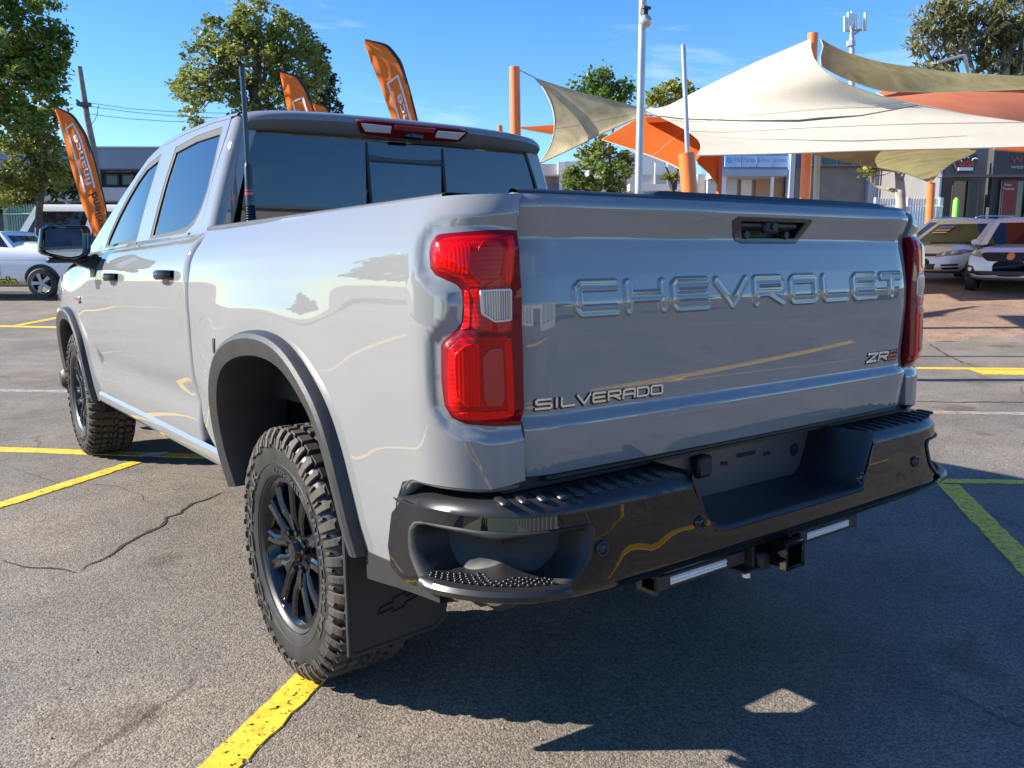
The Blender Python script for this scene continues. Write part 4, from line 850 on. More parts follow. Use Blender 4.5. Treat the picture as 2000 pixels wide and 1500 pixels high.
g1 = np.concatenate([-np.geomspace(900, 42, 10), np.linspace(-40, 60, 101), np.geomspace(64, 900, 10)]); gX, gY = np.meshgrid(g1, g1); m_ = MB().grid(np.stack([gX, gY, gz(gX, gY)], -1)); tag(m_.build('ground', ASPH, None), kind='structure')
# gravel display yard beyond the asphalt
P_ = []
for d in np.concatenate([np.linspace(-.2, 12, 40), np.linspace(13, 34, 10)]):
    row = []
    for l in np.linspace(-8, 24, 60):
        x, y = P0+np.array([.641, .767])*(d+.12*math.sin(l*2.1)*(d < .5))+np.array([.767, -.641])*l; row.append((x, y, float(gz(x, y))+.008))
    P_.append(row)
tag(MB().grid(np.array(P_)[::-1]).build('gravel_yard', GRAV, None), kind='structure')

# painted lines: worn, ragged thermoplastic strips, each with a little thickness
YEL = mat('yellow_line_paint', (.84, .50, .03), .62, var=.22, vscale=18, bump=.6, bscale=120, dist=.003)
def yel_mask(m):
    t = m.node_tree; p = t.nodes['Principled BSDF']; o = t.nodes['Material Output']; c = nd(t, 'ShaderNodeTexCoord'); n = nd(t, 'ShaderNodeTexNoise'); n.inputs['Scale'].default_value = 42; n.inputs['Detail'].default_value = 8; n.inputs['Roughness'].default_value = .72
    r = nd(t, 'ShaderNodeValToRGB'); r.color_ramp.elements[0].position = .395; r.color_ramp.elements[1].position = .43; t.links.new(c.outputs['Object'], n.inputs['Vector']); t.links.new(n.outputs[0], r.inputs[0])
    tr = nd(t, 'ShaderNodeBsdfTransparent'); ms = nd(t, 'ShaderNodeMixShader'); t.links.new(r.outputs[0], ms.inputs[0]); t.links.new(tr.outputs[0], ms.inputs[1]); t.links.new(p.outputs[0], ms.inputs[2]); t.links.new(ms.outputs[0], o.inputs[0])
yel_mask(YEL)
PALE = mat('faded_line_paint', (.30, .25, .21), .8, var=.3, vscale=8); yel_mask(PALE)
def line(a, b, wd, m=YEL, z=.005, th=.004):
    a = np.array(a, float)[:2]; b = np.array(b, float)[:2]; L_ = np.linalg.norm(b-a); t = (b-a)/L_; n = np.array([-t[1], t[0]]); k = max(2, int(L_/.03)) if L_ < 9 else int(L_/.1)
    s = np.linspace(0, L_, k); r = RNG.normal(0, .0035, (2, k)); r = .5*r+.5*np.roll(r, 1, 1); mb = MB(); P_ = []
    for i in range(k):
        c = a+t*s[i]; l_ = c-n*(wd/2+r[0, i]); r_ = c+n*(wd/2+r[1, i]); zz = float(gz(*c))
        P_.append([(l_[0], l_[1], zz+z-th), (l_[0]+n[0]*.003, l_[1]+n[1]*.003, zz+z), (r_[0]-n[0]*.003, r_[1]-n[1]*.003, zz+z), (r_[0], r_[1], zz+z-th)])
    mb.grid(P_); V, F = mb.get(); return tag(mesh('painted_line', V, F, m, None, False), kind='structure')
u_ = np.array([.80, .60])
line((-3.6, -.92), (-.92, 1.07), .0, YEL) if False else None
dn = G(605, 1327)[:2]-G(430, 1500)[:2]; dn = dn/np.linalg.norm(dn); line(G(430, 1500)[:2]-dn*2.5, G(602, 1328)[:2]+dn*.25, .115)
la, lb = G(0, 878)[:2], G(425, 893)[:2]; dd = (lb-la)/np.linalg.norm(lb-la); line(la-dd*9, lb+dd*1.6, .11, z=.0055)
la, lb = G(0, 988)[:2], G(270, 902)[:2]; dd = (lb-la)/np.linalg.norm(lb-la); line(la-dd*4, lb-dd*.02, .10, z=.005)
la, lb = G(1700, 938)[:2], G(1999, 942)[:2]; dd = (lb-la)/np.linalg.norm(lb-la); line(la-dd*.1, lb+dd*4.5, .085, z=.0055)
la, lb = G(1850, 944)[:2], G(1999, 1097)[:2]; dd = (lb-la)/np.linalg.norm(lb-la); line(la+dd*.03, lb+dd*2.2, .125, z=.005)
la, lb = G(1760, 719)[:2], G(1999, 721)[:2]; dd = (lb-la)/np.linalg.norm(lb-la); line(la-dd*1, lb+dd*5, .13, z=.005)
line(G(1905, 727)[:2], G(2060, 729)[:2], .34, z=.0065)
la, lb = G(0, 637)[:2], G(145, 640)[:2]; dd = (lb-la)/np.linalg.norm(lb-la); line(la-dd*8, lb+dd*1, .22, z=.005)
line(G(28, 637)[:2], G(200, 605)[:2], .16, z=.0065)
line(G(-200, 760)[:2], G(200, 766)[:2], .13, PALE, z=.005); line(G(1700, 804)[:2], G(2200, 811)[:2], .12, PALE, z=.005)
# bays behind the photographer: what the tailgate and bumper mirror
for a, b in (((-4.5, -3.2), (7.5, -3.9)), ((-1.6, -6.2), (9.0, -7.0)), ((-7.5, -5.5), (-2.2, -3.3)), ((-9, -12.), (14, -13.5))): line(a, b, .11)
# cracks: narrow grooves filled with dark tar
TAR = mat('crack_tar', (.028, .026, .024), .7)
def crack(pts, wd, j=.02):
    pts = np.array(pts, float)[:, :2]; s = np.concatenate([[0], np.cumsum(np.linalg.norm(np.diff(pts, axis=0), axis=1))]); k = int(s[-1]/.03)+2; q = np.linspace(0, s[-1], k); X = np.stack([np.interp(q, s, pts[:, i]) for i in (0, 1)], 1)
    n = RNG.normal(0, 1, (k, 2)); 
    for _ in range(2): n = .5*n+.25*(np.roll(n, 1, 0)+np.roll(n, -1, 0))
    X += n*j; T = np.gradient(X, axis=0); T /= np.linalg.norm(T, axis=1)[:, None]+1e-9; N = np.stack([-T[:, 1], T[:, 0]], 1); w_ = wd*(.5+.5*np.abs(RNG.normal(0, .8, k)))*np.sin(np.linspace(.1, PI-.05, k))**.5
    tag(MB().grid(np.stack([np.concatenate([X-N*w_[:, None]/2, np.array([gz(*x) for x in X])[:, None]+.003], 1), np.concatenate([X+N*w_[:, None]/2, np.array([gz(*x) for x in X])[:, None]+.003], 1)], 1)).build('crack', TAR, None, smooth=False), kind='structure')
crack([G(150, 1118), G(200, 1095), G(250, 1065), G(300, 1035), G(370, 985), G(432, 962)], .020, .022); crack([G(0, 1095), G(80, 1112), G(150, 1118)], .014, .02); crack([G(20, 915), G(100, 940), G(230, 950), G(300, 985)], .005)
crack([G(1785, 784), G(1900, 786), G(2100, 784)], .035, .02); crack([G(1790, 744), G(1850, 746), G(2000, 748)], .02, .02); crack([G(1815, 672), G(1850, 695), G(1905, 718)], .03)
# loose grit on the asphalt close to the camera
GRIT = mat('loose_grit', (.30, .27, .23), .8, var=.4, vscale=3); mb = MB()
ico = np.array([(1, 0, 0), (-1, 0, 0), (0, 1, 0), (0, -1, 0), (0, 0, 1), (0, 0, -1)], float); icf = [(0, 2, 4), (2, 1, 4), (1, 3, 4), (3, 0, 4), (2, 0, 5), (1, 2, 5), (3, 1, 5), (0, 3, 5)]
for _ in range(2600):
    px, py = RNG.uniform(-100, 2100), 700+830*RNG.random()**.7; g = G(px, py); s = RNG.uniform(.0012, .0032)*(1+.8*(RNG.random() < .04)); R_ = RNG.uniform(.6, 1.3, (6, 1)); mb.add(ico*R_*s*np.array([1, 1, .7])+np.array([g[0], g[1], float(gz(g[0], g[1]))+s*.5]), icf)
tag(mb.build('grit', GRIT, None, smooth=False), 'scattered loose grit lying on the asphalt', 'grit', kind='stuff')
mb = MB(); g = G(300, 891)
mb.add([(g[0]+.09*math.cos(a)*(1+.3*math.sin(3*a)), g[1]+.05*math.sin(a), .012+.004*math.sin(5*a)) for a in np.linspace(0, 2*PI, 12, endpoint=False)], [tuple(range(12))]); tag(mb.build('litter', WHITE, None), 'scrap of white paper lying in the shade behind the front wheel', 'litter')

# ------------------------------------------------------------------ shade sails and posts
def resamp(P, n):
    P = np.array(P, float); s = np.concatenate([[0], np.cumsum(np.linalg.norm(np.diff(P[:, :2], axis=0), axis=1))]); q = np.linspace(0, s[-1], n); R = np.stack([np.interp(q, s, P[:, i]) for i in range(3)], 1)
    for _ in range(max(2, n//14)): R[1:-1] = .5*R[1:-1]+.25*(R[:-2]+R[2:])
    return R
def sailmat(name, col, stain, tr=.35, k=.6):
    m = bpy.data.materials.new(name); m.use_nodes = True; t = m.node_tree; o = t.nodes['Material Output']; t.nodes.remove(t.nodes['Principled BSDF']); c = nd(t, 'ShaderNodeTexCoord'); ln = t.links.new
    n = nd(t, 'ShaderNodeTexNoise'); n.inputs['Scale'].default_value = 1.6; n.inputs['Detail'].default_value = 8; n.inputs['Roughness'].default_value = .65; n.inputs['Distortion'].default_value = .6; ln(c.outputs['Object'], n.inputs['Vector'])
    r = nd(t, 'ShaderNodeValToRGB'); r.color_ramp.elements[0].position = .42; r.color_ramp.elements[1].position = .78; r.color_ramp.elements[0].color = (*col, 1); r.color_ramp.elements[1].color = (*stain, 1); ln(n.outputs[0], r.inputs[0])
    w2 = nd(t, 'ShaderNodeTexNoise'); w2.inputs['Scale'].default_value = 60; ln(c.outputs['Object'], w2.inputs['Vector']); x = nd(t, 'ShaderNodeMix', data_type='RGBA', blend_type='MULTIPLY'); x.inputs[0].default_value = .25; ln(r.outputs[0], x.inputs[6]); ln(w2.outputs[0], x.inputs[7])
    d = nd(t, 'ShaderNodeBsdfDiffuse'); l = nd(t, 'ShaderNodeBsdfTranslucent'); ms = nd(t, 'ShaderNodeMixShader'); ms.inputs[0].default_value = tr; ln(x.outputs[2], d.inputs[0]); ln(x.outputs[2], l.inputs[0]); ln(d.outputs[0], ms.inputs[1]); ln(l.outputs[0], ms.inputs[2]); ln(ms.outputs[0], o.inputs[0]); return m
CREAM = sailmat('cream_shade_cloth', (.82, .75, .60), (.76, .69, .54), .25); CREAMU = sailmat('stained_backlit_shade_cloth', (.66, .57, .36), (.27, .23, .11), .45); CREAML = sailmat('olive_stained_shade_cloth', (.50, .44, .22), (.24, .21, .09), .4)  # CREAMU: olive stains, plus a darker base painted for the backlit underside
ORG = sailmat('orange_shade_cloth', (.66, .15, .035), (.55, .11, .03), .4); ORGL = sailmat('faded_orange_shade_cloth', (.68, .24, .14), (.6, .2, .11), .3)
SEAM = mat('sail_seam', (.50, .45, .36), .8); CABLE = mat('cable', (.10, .10, .10), .5)
def sail(label, m, e0, e1, e2, e3, n=26, seams=(), belly=.0, seamc=None, group='shade sails over the car yard', hemc=None):
    """e0: P00->P10, e1: P01->P11, e2: P00->P01, e3: P10->P11 as (px, py, forward distance)"""
    E_ = []
    for e in (e0, e1, e2, e3): q = resamp(e, n); E_.append(np.array([Q(*p) for p in q]))
    a, b, c, d = E_; u = np.linspace(0, 1, n)[:, None, None]; v = np.linspace(0, 1, n)[None, :, None]
    S = (1-v)*a[:, None]+v*b[:, None]+(1-u)*c[None]+u*d[None]-((1-u)*(1-v)*a[0]+u*(1-v)*a[-1]+(1-u)*v*b[0]+u*v*b[-1])
    S = S+np.array([0, 0, -belly])*(16*u*(1-u)*v*(1-v))
    rt = tag(mesh('shade_sail', *MB().grid(S).get(), m), label, 'shade sail', group)
    hb_ = MB()
    for k_ in (S[0], S[-1], S[:, 0], S[:, -1]): hb_.tube(k_+np.array([0, 0, -.008]), .009, 5)
    hb_.build('hem', hemc or SEAM, rt)
    for sv in seams:
        V = [S[i, min(n-1, int(sv*(n-1)))]+(CAM-S[i, min(n-1, int(sv*(n-1)))])/np.linalg.norm(CAM-S[i, min(n-1, int(sv*(n-1)))])*.02 for i in range(n)]
        MB().tube(np.array(V), .0045, 4).build('seam', seamc or SEAM, rt)
    return rt
sail('large sunlit cream shade sail stretched from the tall orange post', CREAM, [(1262, 213, 15), (1300, 209, 15), (1370, 173, 14.6), (1475, 122, 14.2), (1583, 76, 13.8)], [(1362, 303, 11.5), (1500, 300, 11.8), (1700, 293, 12), (2000, 286, 12.4), (2300, 281, 13)], [(1262, 213, 15), (1310, 236, 14), (1345, 255, 13), (1366, 272, 12.3), (1371, 286, 12), (1362, 303, 11.5)], [(1583, 76, 13.8), (1580, 104, 13.7), (1597, 130, 13.6), (1632, 154, 13.5), (1702, 182, 13.5), (1790, 203, 13.5), (1895, 224, 13.4), (2000, 238, 13.3), (2300, 281, 13)], n=40, seams=(.35, .64), group=None)
mbt = MB(); mbt.tube([Q(1264, 224, 12.7), Q(1330, 232, 12.6), Q(1450, 236, 12.5), Q(1560, 236, 12.4), Q(1600, 232, 12.4), Q(1680, 226, 12.5), Q(1792, 206, 12.7)], [.006, .008, .010, .018, .020, .010, .006], 6); tag(mbt.build('sail_edge_cord', CABLE, None), 'dark cord running across the large cream sail', 'cord')
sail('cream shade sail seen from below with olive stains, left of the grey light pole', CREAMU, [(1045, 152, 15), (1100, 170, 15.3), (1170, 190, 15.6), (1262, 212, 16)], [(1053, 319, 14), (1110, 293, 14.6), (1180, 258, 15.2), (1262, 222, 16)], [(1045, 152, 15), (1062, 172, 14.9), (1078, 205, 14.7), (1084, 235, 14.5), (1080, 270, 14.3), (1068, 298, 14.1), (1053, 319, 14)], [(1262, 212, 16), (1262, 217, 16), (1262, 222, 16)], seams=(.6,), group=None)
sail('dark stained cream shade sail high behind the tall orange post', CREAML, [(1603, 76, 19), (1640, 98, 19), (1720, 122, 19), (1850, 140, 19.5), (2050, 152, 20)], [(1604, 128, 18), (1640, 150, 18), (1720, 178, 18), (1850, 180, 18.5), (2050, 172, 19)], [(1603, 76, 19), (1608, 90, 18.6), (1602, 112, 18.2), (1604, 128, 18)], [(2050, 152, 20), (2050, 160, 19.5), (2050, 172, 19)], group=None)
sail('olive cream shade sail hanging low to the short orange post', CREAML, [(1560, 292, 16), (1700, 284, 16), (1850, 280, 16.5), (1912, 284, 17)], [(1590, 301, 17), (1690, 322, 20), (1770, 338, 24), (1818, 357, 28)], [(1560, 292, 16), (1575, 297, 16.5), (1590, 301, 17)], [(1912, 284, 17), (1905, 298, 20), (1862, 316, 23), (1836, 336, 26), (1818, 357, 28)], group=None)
sail('orange shade sail below the tip of the large cream sail', ORG, [(1175, 272, 19), (1215, 248, 19), (1262, 221, 19)], [(1338, 334, 17.5), (1366, 305, 17.6), (1380, 285, 17.7)], [(1175, 272, 19), (1250, 296, 18.5), (1300, 315, 18), (1338, 334, 17.5)], [(1262, 221, 19), (1310, 238, 18.5), (1350, 258, 18), (1380, 285, 17.7)], seams=(.6,), group=None)
sail('small orange shade sail just right of the wide orange post', ORG, [(1360, 300, 18), (1385, 297, 18), (1410, 295, 18)], [(1362, 318, 17.5), (1385, 338, 17.6), (1404, 366, 17.8)], [(1360, 300, 18), (1361, 308, 17.8), (1362, 318, 17.5)], [(1410, 295, 18), (1407, 325, 17.9), (1404, 366, 17.8)], group=None)
sail('narrow orange shade sail left of the stained cream sail', ORG, [(1012, 248, 24), (1050, 246, 24), (1090, 243, 24)], [(1014, 250, 23), (1050, 257, 23), (1090, 264, 23)], [(1012, 248, 24), (1014, 250, 23)], [(1090, 243, 24), (1090, 264, 23)], n=8, group=None)
sail('faded orange shade sail above the right end of the large cream sail', ORGL, [(1712, 180, 19), (1800, 170, 19), (1900, 160, 19.5), (2000, 148, 20), (2150, 132, 21)], [(1760, 205, 16), (1850, 222, 16), (1950, 238, 16.5), (2000, 246, 17), (2150, 270, 18)], [(1712, 180, 19), (1740, 194, 17.5), (1760, 205, 16)], [(2150, 132, 21), (2150, 200, 19), (2150, 270, 18)], group=None)
sail('orange shade sail under the right edge of the large cream sail', ORG, [(1940, 284, 20), (2020, 282, 20), (2120, 280, 20)], [(1942, 292, 19), (2020, 298, 19), (2120, 304, 19)], [(1940, 284, 20), (1942, 292, 19)], [(2120, 280, 20), (2120, 304, 19)], n=8, group=None)
sail('added orange shade sail hidden behind the large cream sail, shading the parked cars', ORG, [(1262, 228, 16.6), (1400, 226, 16.8), (1640, 228, 16.8)], [(1275, 262, 25), (1400, 266, 25), (1570, 268, 25)], [(1262, 228, 16.6), (1268, 246, 20), (1275, 262, 25)], [(1640, 228, 16.8), (1600, 250, 20), (1570, 268, 25)], group=None)  # unseen sail added to throw orange shade on the parked cars
PO = mat('orange_post_paint', (.74, .17, .035), .38, coat=.3, var=.08, vscale=5); GALV = mat('galvanised_pole', (.42, .44, .46), .42, metal=.6, var=.12, vscale=6)
def post(name, label, cat, m, t_, b_, F, rpx, tap=1., group=None, base=None, seg=20):
    T, Bm = Q(*t_, F), Q(*b_, F); d = Bm-T; g = float(gz(*(Bm[:2]))); k = (T[2]-g)/(T[2]-Bm[2]); Bt = T+d*k; r = rpx*F/FPX
    mb = MB(); mb.tube([T+(Bt-T)*x for x in np.linspace(0, 1, 8)], [r*(tap+(1-tap)*x) for x in np.linspace(0, 1, 8)], seg); o = tag(mb.build(name, m, None), label, cat, group)
    mb = MB(); mb.lathe([(0, 0), (r*2.2, 0), (r*2.2, .02), (r*1.1, .03)], 16, 'z', (Bt[0], Bt[1], g)); mb.build('base_plate', m, o); return o, T, Bt
post('sail_post', 'orange post at the left corner of the stained cream sail', 'post', PO, (1005, 131), (1007, 262), 15, 10)
o, T_, B_ = post('sail_post', 'tall orange post at the peak of the large cream sail', 'post', PO, (1588, 65), (1572, 385), 13.9, 9.5)
post('sail_post', 'short distant orange post left of the tall one, behind the cab roof', 'post', PO, (976, 245), (977, 262), 24, 5)
post('sail_post', 'short orange post under the low point of the olive sail', 'post', PO, (1819, 357), (1816, 412), 28, 7.5)
post('sail_post', 'thin brick red post carrying the small orange sail', 'post', mat('dark_orange_post', (.42, .10, .04), .5), (1407, 300), (1404, 378), 17.8, 5)
o, T_, B_ = post('pole_sleeve', 'wide orange padded sleeve round the foot of a thin grey pole', 'post', PO, (1341, 299), (1347, 378), 9, 15.5)
T2 = Q(1334.5, 88, 9); B2 = Q(1343, 305, 9); MB().tube([T2, B2], 4.6*9/FPX, 12).build('inner_pole', GALV, o)
o, T_, B_ = post('light_pole', 'tall grey galvanised light pole with a round lamp near its top', 'light pole', GALV, (1257, -60), (1247, 380), 11, 7.2)
c = Q(1262, 40, 10.85); mb = MB(); V, F = MB().lathe([(0, -.055), (.045, -.05), (.082, -.01), (.088, .02), (.07, .05), (0, .055)], 18, 'y').get(); V = V@np.array(Matrix.Rotation(-.6, 3, 'X')).T@np.array(Matrix.Rotation(-YAW+.5, 3, 'Z')).T; mb.add(V+c, F); mb.build('lamp_head', mat('lamp_glass_dull', (.5, .52, .52), .2, metal=.5, coat=.5), o)
mb = MB(); mb.box(Q(1258, 22, 10.95), (.07, .07, .09)); mb.box(Q(1262, 15, 10.9), (.12, .05, .03)); mb.build('bracket', MATTEB, o)
post('steel_post', 'pale green steel post beside the tall orange post', 'post', mat('pale_green_paint', (.38, .55, .43), .5), (1597, 296), (1594, 380), 22, 5.5)
# chain to the stained sail
mb = MB(); a_ = Q(1015, 137, 15); b_ = Q(1045, 152, 15)
for i, t in enumerate(np.linspace(0, 1, 12)): mb.box(a_+(b_-a_)*t, (.035, .012, .022) if i % 2 else (.03, .022, .010), rz=-YAW, tilt=('Y', .4))
tag(mb.build('chain', GALV, None), 'galvanised chain tying the stained sail to its orange post', 'chain')

# ------------------------------------------------------------------ feather flags
FLG = sailmat('orange_flag_cloth', (.92, .25, .055), (.88, .23, .05), .45); FLW = mat('flag_print_white', (.80, .74, .72), .6); FLD = mat('flag_print_dark', (.05, .02, .03), .6)
def flag(label, Lp, Rp, F, txts, seed, gp=None):
    n, k = 46, 14; a = resamp([(*p, F) for p in Lp], n); b = resamp([(*p, F) for p in Rp], n); r = random.Random(seed); ph = [r.uniform(0, 6) for _ in range(4)]
    def S(u, v):
        u = np.asarray(u, float); v = np.asarray(v, float); q = v*(n-1); px = np.interp(q, range(n), a[:, 0])*(1-u)+np.interp(q, range(n), b[:, 0])*u; py = np.interp(q, range(n), a[:, 1])*(1-u)+np.interp(q, range(n), b[:, 1])*u
        w_ = (1-u)*(.045*np.sin(9*v+ph[0]+3*u)+.025*np.sin(21*v+ph[1]-5*u))+.018*np.sin(15*u+4*v+ph[2])*(1-u*.6)
        d = np.stack([cf[i]+cr[i]*(px-1000)/FPX-cu[i]*(py-750)/FPX for i in range(3)], -1); dh = d@HF; return CAM+d*((F+w_)/dh)[..., None]
    U, V = np.meshgrid(np.linspace(0, 1, k), np.linspace(0, 1, n)); G_ = S(U, V)
    o = tag(mesh('feather_flag', *MB().grid(G_).get(), FLG), label, 'flag', gp)
    pl = S(np.full(n, 1.02), np.linspace(0, 1, n)); bt = pl[0].copy(); dwn = (pl[0]-pl[4]); dwn /= np.linalg.norm(dwn); kk = (bt[2]-float(gz(bt[0], bt[1])))/max(.2, -dwn[2]); P_ = np.concatenate([[bt+dwn*kk], pl]); MB().tube(P_, .013, 6).build('flag_pole', MATTEB, o)
    mb = MB(); mb.grid(S(*np.meshgrid(np.linspace(.93, 1.03, 4), np.linspace(.55, 1, 30)))+(-HF*.01)); mb.build('sleeve', MATTEB, o)
    for (tx, v0, v1, u0, u1, m) in txts:
        fn = lambda uu, vv, d, v0=v0, v1=v1, u0=u0, u1=u1: S(u1+(u0-u1)*vv, v0+(v1-v0)*(uu+.5))-HF*.012
        if tx == 'frame':
            mb = MB(); 
            for (ua, ub, va, vb) in ((u0, u0+.07, v0, v1), (u1-.07, u1, v0, v1), (u0, u1, v1-.012, v1)): mb.grid(S(*np.meshgrid(np.linspace(ua, ub, 4), np.linspace(va, vb, 24)))-HF*.012)
            mb.build('printed_frame', m, o)
        else:
            V_, F_ = text_mesh(tx, 1., off=.012); lo = V_.min(0); hi = V_.max(0); uu = (V_[:, 0]-lo[0])/(hi[0]-lo[0])-.5; vv = (V_[:, 1]-lo[1])/(hi[1]-lo[1]); mesh('printed_lettering', fn(uu, vv, 0), F_, m, o, False)
    return o
flag('orange feather flag leaning behind the door mirror, its white and dark print seen reversed', [(184, 462), (160, 400), (140, 330), (120, 255), (107, 212)], [(214, 452), (203, 390), (187, 325), (167, 262), (142, 224), (108, 209)], 15, [('frame', .33, .82, .26, .78, FLW), ('finance', .36, .74, .38, .66, FLW), ('ezilend', .03, .30, .42, .78, FLD)], 1)
flag('orange feather flag rising above the cab roof with reversed white lettering', [(792, 330), (768, 240), (740, 160), (720, 110), (711, 84)], [(832, 320), (815, 240), (800, 180), (782, 120), (757, 88), (713, 78)], 12, [('frame', .10, .64, .26, .78, FLW), ('finance', .08, .52, .38, .66, FLW)], 2)
flag('orange feather flag over the cab roof in front of the round tree', [(590, 300), (562, 218), (551, 165), (547, 143)], [(640, 300), (612, 218), (602, 182), (582, 150), (549, 140)], 13, [('frame', .10, .62, .26, .78, FLW)], 3)
flag('small distant orange feather flag peeping over the cab roof', [(625, 300), (614, 240), (610, 204)], [(668, 300), (650, 232), (637, 208), (612, 201)], 18, [], 4)

# ------------------------------------------------------------------ trees
def leafmat(name, col, col2):
    m = bpy.data.materials.new(name); m.use_nodes = True; t = m.node_tree; o = t.nodes['Material Output']; t.nodes.remove(t.nodes['Principled BSDF']); c = nd(t, 'ShaderNodeTexCoord'); ln = t.links.new
    n = nd(t, 'ShaderNodeTexNoise'); n.inputs['Scale'].default_value = .9; n.inputs['Detail'].default_value = 8; n.inputs['Roughness'].default_value = .8; ln(c.outputs['Object'], n.inputs['Vector'])
    r = nd(t, 'ShaderNodeValToRGB'); r.color_ramp.elements[0].position = .38; r.color_ramp.elements[1].position = .64; r.color_ramp.elements[0].color = (*col, 1); r.color_ramp.elements[1].color = (*col2, 1); ln(n.outputs[0], r.inputs[0])
    d = nd(t, 'ShaderNodeBsdfPrincipled'); d.inputs['Roughness'].default_value = .45; l = nd(t, 'ShaderNodeBsdfTranslucent'); ms = nd(t, 'ShaderNodeMixShader'); ms.inputs[0].default_value = .45; ln(r.outputs[0], d.inputs[0]); ln(r.outputs[0], l.inputs[0]); ln(d.outputs[0], ms.inputs[1]); ln(l.outputs[0], ms.inputs[2]); ln(ms.outputs[0], o.inputs[0]); return m
BARK = mat('bark', (.11, .085, .065), .9, var=.4, vscale=5, bump=.6, bscale=12, dist=.03); BARKP = mat('pale_bark', (.34, .30, .25), .85, var=.35, vscale=3, bump=.4, bscale=10, dist=.02)
LEAFS = {}
def leaves(cl, n, size, sub=46, spread=.30, long=1.6, droop=0.):
    """cl: list of (centre, rx, ry, rz) ; returns V, F"""
    vol = np.array([c[1]*c[2]*c[3] for c in cl])**.72; cnt = (vol/vol.sum()*n).astype(int); Vs = []
    for (c, rx, ry, rz), k in zip(cl, cnt):
        m = max(8, int(sub*(rx*ry*rz)**.45)); d = RNG.normal(0, 1, (m, 3)); d /= np.linalg.norm(d, axis=1)[:, None]; rr = RNG.uniform(.35, 1, (m, 1))**.45
        sc_ = c+d*rr*np.array([rx, ry, rz]); ssz = RNG.uniform(.35, 1.2, m)*spread; idx = RNG.integers(0, m, k); p = RNG.normal(0, 1, (k, 3)); p /= np.linalg.norm(p, axis=1)[:, None]+1e-9; p = sc_[idx]+p*(RNG.random((k, 1))**.5)*ssz[idx][:, None]*np.array([1, 1, .75]); Vs.append(p)
    P = np.concatenate(Vs); k = len(P); a = RNG.normal(0, 1, (k, 3)); a[:, 2] = a[:, 2]*.6-droop; a /= np.linalg.norm(a, axis=1)[:, None]; b = np.cross(a, RNG.normal(0, 1, (k, 3))); b /= np.linalg.norm(b, axis=1)[:, None]; s = size*RNG.uniform(.6, 1.3, (k, 1)); a = a*s*long*.5; b = b*s*.5
    V = np.stack([P-a, P+b*.9, P+a, P-b*.9], 1).reshape(-1, 3); return V, np.arange(4*k).reshape(-1, 4)
def quick(name, V, F, m, parent):
    me = bpy.data.meshes.new(name); V = V-(origin(parent) if parent is not None else 0); nv, nf = len(V), len(F); me.vertices.add(nv); me.vertices.foreach_set('co', V.astype(np.float32).ravel()); me.loops.add(nf*4); me.loops.foreach_set('vertex_index', F.astype(np.int32).ravel()); me.polygons.add(nf); me.polygons.foreach_set('loop_start', np.arange(0, nf*4, 4, dtype=np.int32)); me.polygons.foreach_set('loop_total', np.full(nf, 4, dtype=np.int32)); me.update(calc_edges=True); return link(name, me, parent, m)
def tree(name, label, F, clumps, n, size, lm, trunk, tr=.2, bark=BARK, cat='tree', spread=.3, sub=46, long=1.6, droop=0., group=None, limbs=True, lai=3.9):
    """clumps: (px, py, rpx, rpy, depth offset)"""
    cl = []
    for c in clumps: px, py, rx, ry = c[:4]; dz = c[4] if len(c) > 4 else 0; cl.append((Q(px, py, F+dz), rx*F/FPX, max(rx, ry)*F/FPX*.8, ry*F/FPX))
    bx, by = trunk[0]; base = Q(bx, by, F); base[2] = float(gz(base[0], base[1])); rt = root(name, tuple(base), label, cat, group)
    size *= .64; n = int(lai*sum(PI*c[1]*c[3] for c in cl)/(size*size*long*.36)); V, Fc = leaves(cl, n, size, spread=spread*.8, sub=int(sub*.8), long=long, droop=droop); quick('crown', V, Fc, lm, rt)
    mb = MB(); pts = [base]+[Q(x, y, F) for x, y in trunk[1:]]; pts = resamp(pts, 10); mb.tube(pts, np.linspace(tr, tr*.45, 10), 10)
    if limbs:
        for i, (c, rx, ry, rz) in enumerate(cl):
            s = pts[4+i % 6]; mid = (s+c)/2+RNG.normal(0, .25, 3); L_ = resamp([s, mid, c], 7); mb.tube(L_, np.linspace(tr*.42, tr*.08, 7), 6)
            for _ in range(4):
                e = c+RNG.normal(0, .55, 3)*np.array([rx, ry, rz]); s2 = L_[RNG.integers(3, 6)]; mb.tube(resamp([s2, (s2+e)/2+RNG.normal(0, .15, 3), e], 5), np.linspace(tr*.16, tr*.04, 5), 5)
    mb.build('trunk', bark, rt); return rt
LM1 = leafmat('leaves_mid_green', (.065, .13, .02), (.23, .31, .05)); LM2 = leafmat('leaves_olive', (.11, .15, .03), (.35, .36, .08)); LM3 = leafmat('leaves_dark', (.022, .042, .014), (.055, .085, .022)); LM4 = leafmat('leaves_yellow_green', (.16, .18, .018), (.36, .33, .035)); LM5 = leafmat('leaves_gum', (.10, .115, .045), (.28, .26, .11)); LM6 = leafmat('leaves_bright', (.09, .16, .02), (.26, .34, .06))
tree('leafy_tree', 'large dense tree filling the left edge of the photo above the fence', 22, [(20, 60, 75, 70), (85, 95, 50, 45), (30, 165, 90, 60), (85, 140, 38, 45), (-40, 100, 90, 120), (20, -30, 90, 60), (100, 60, 32, 26), (20, 230, 60, 40)], 34000, .13, LM1, [(-70, 450), (-60, 350), (-30, 240), (0, 120)], .20, sub=150, spread=.34)
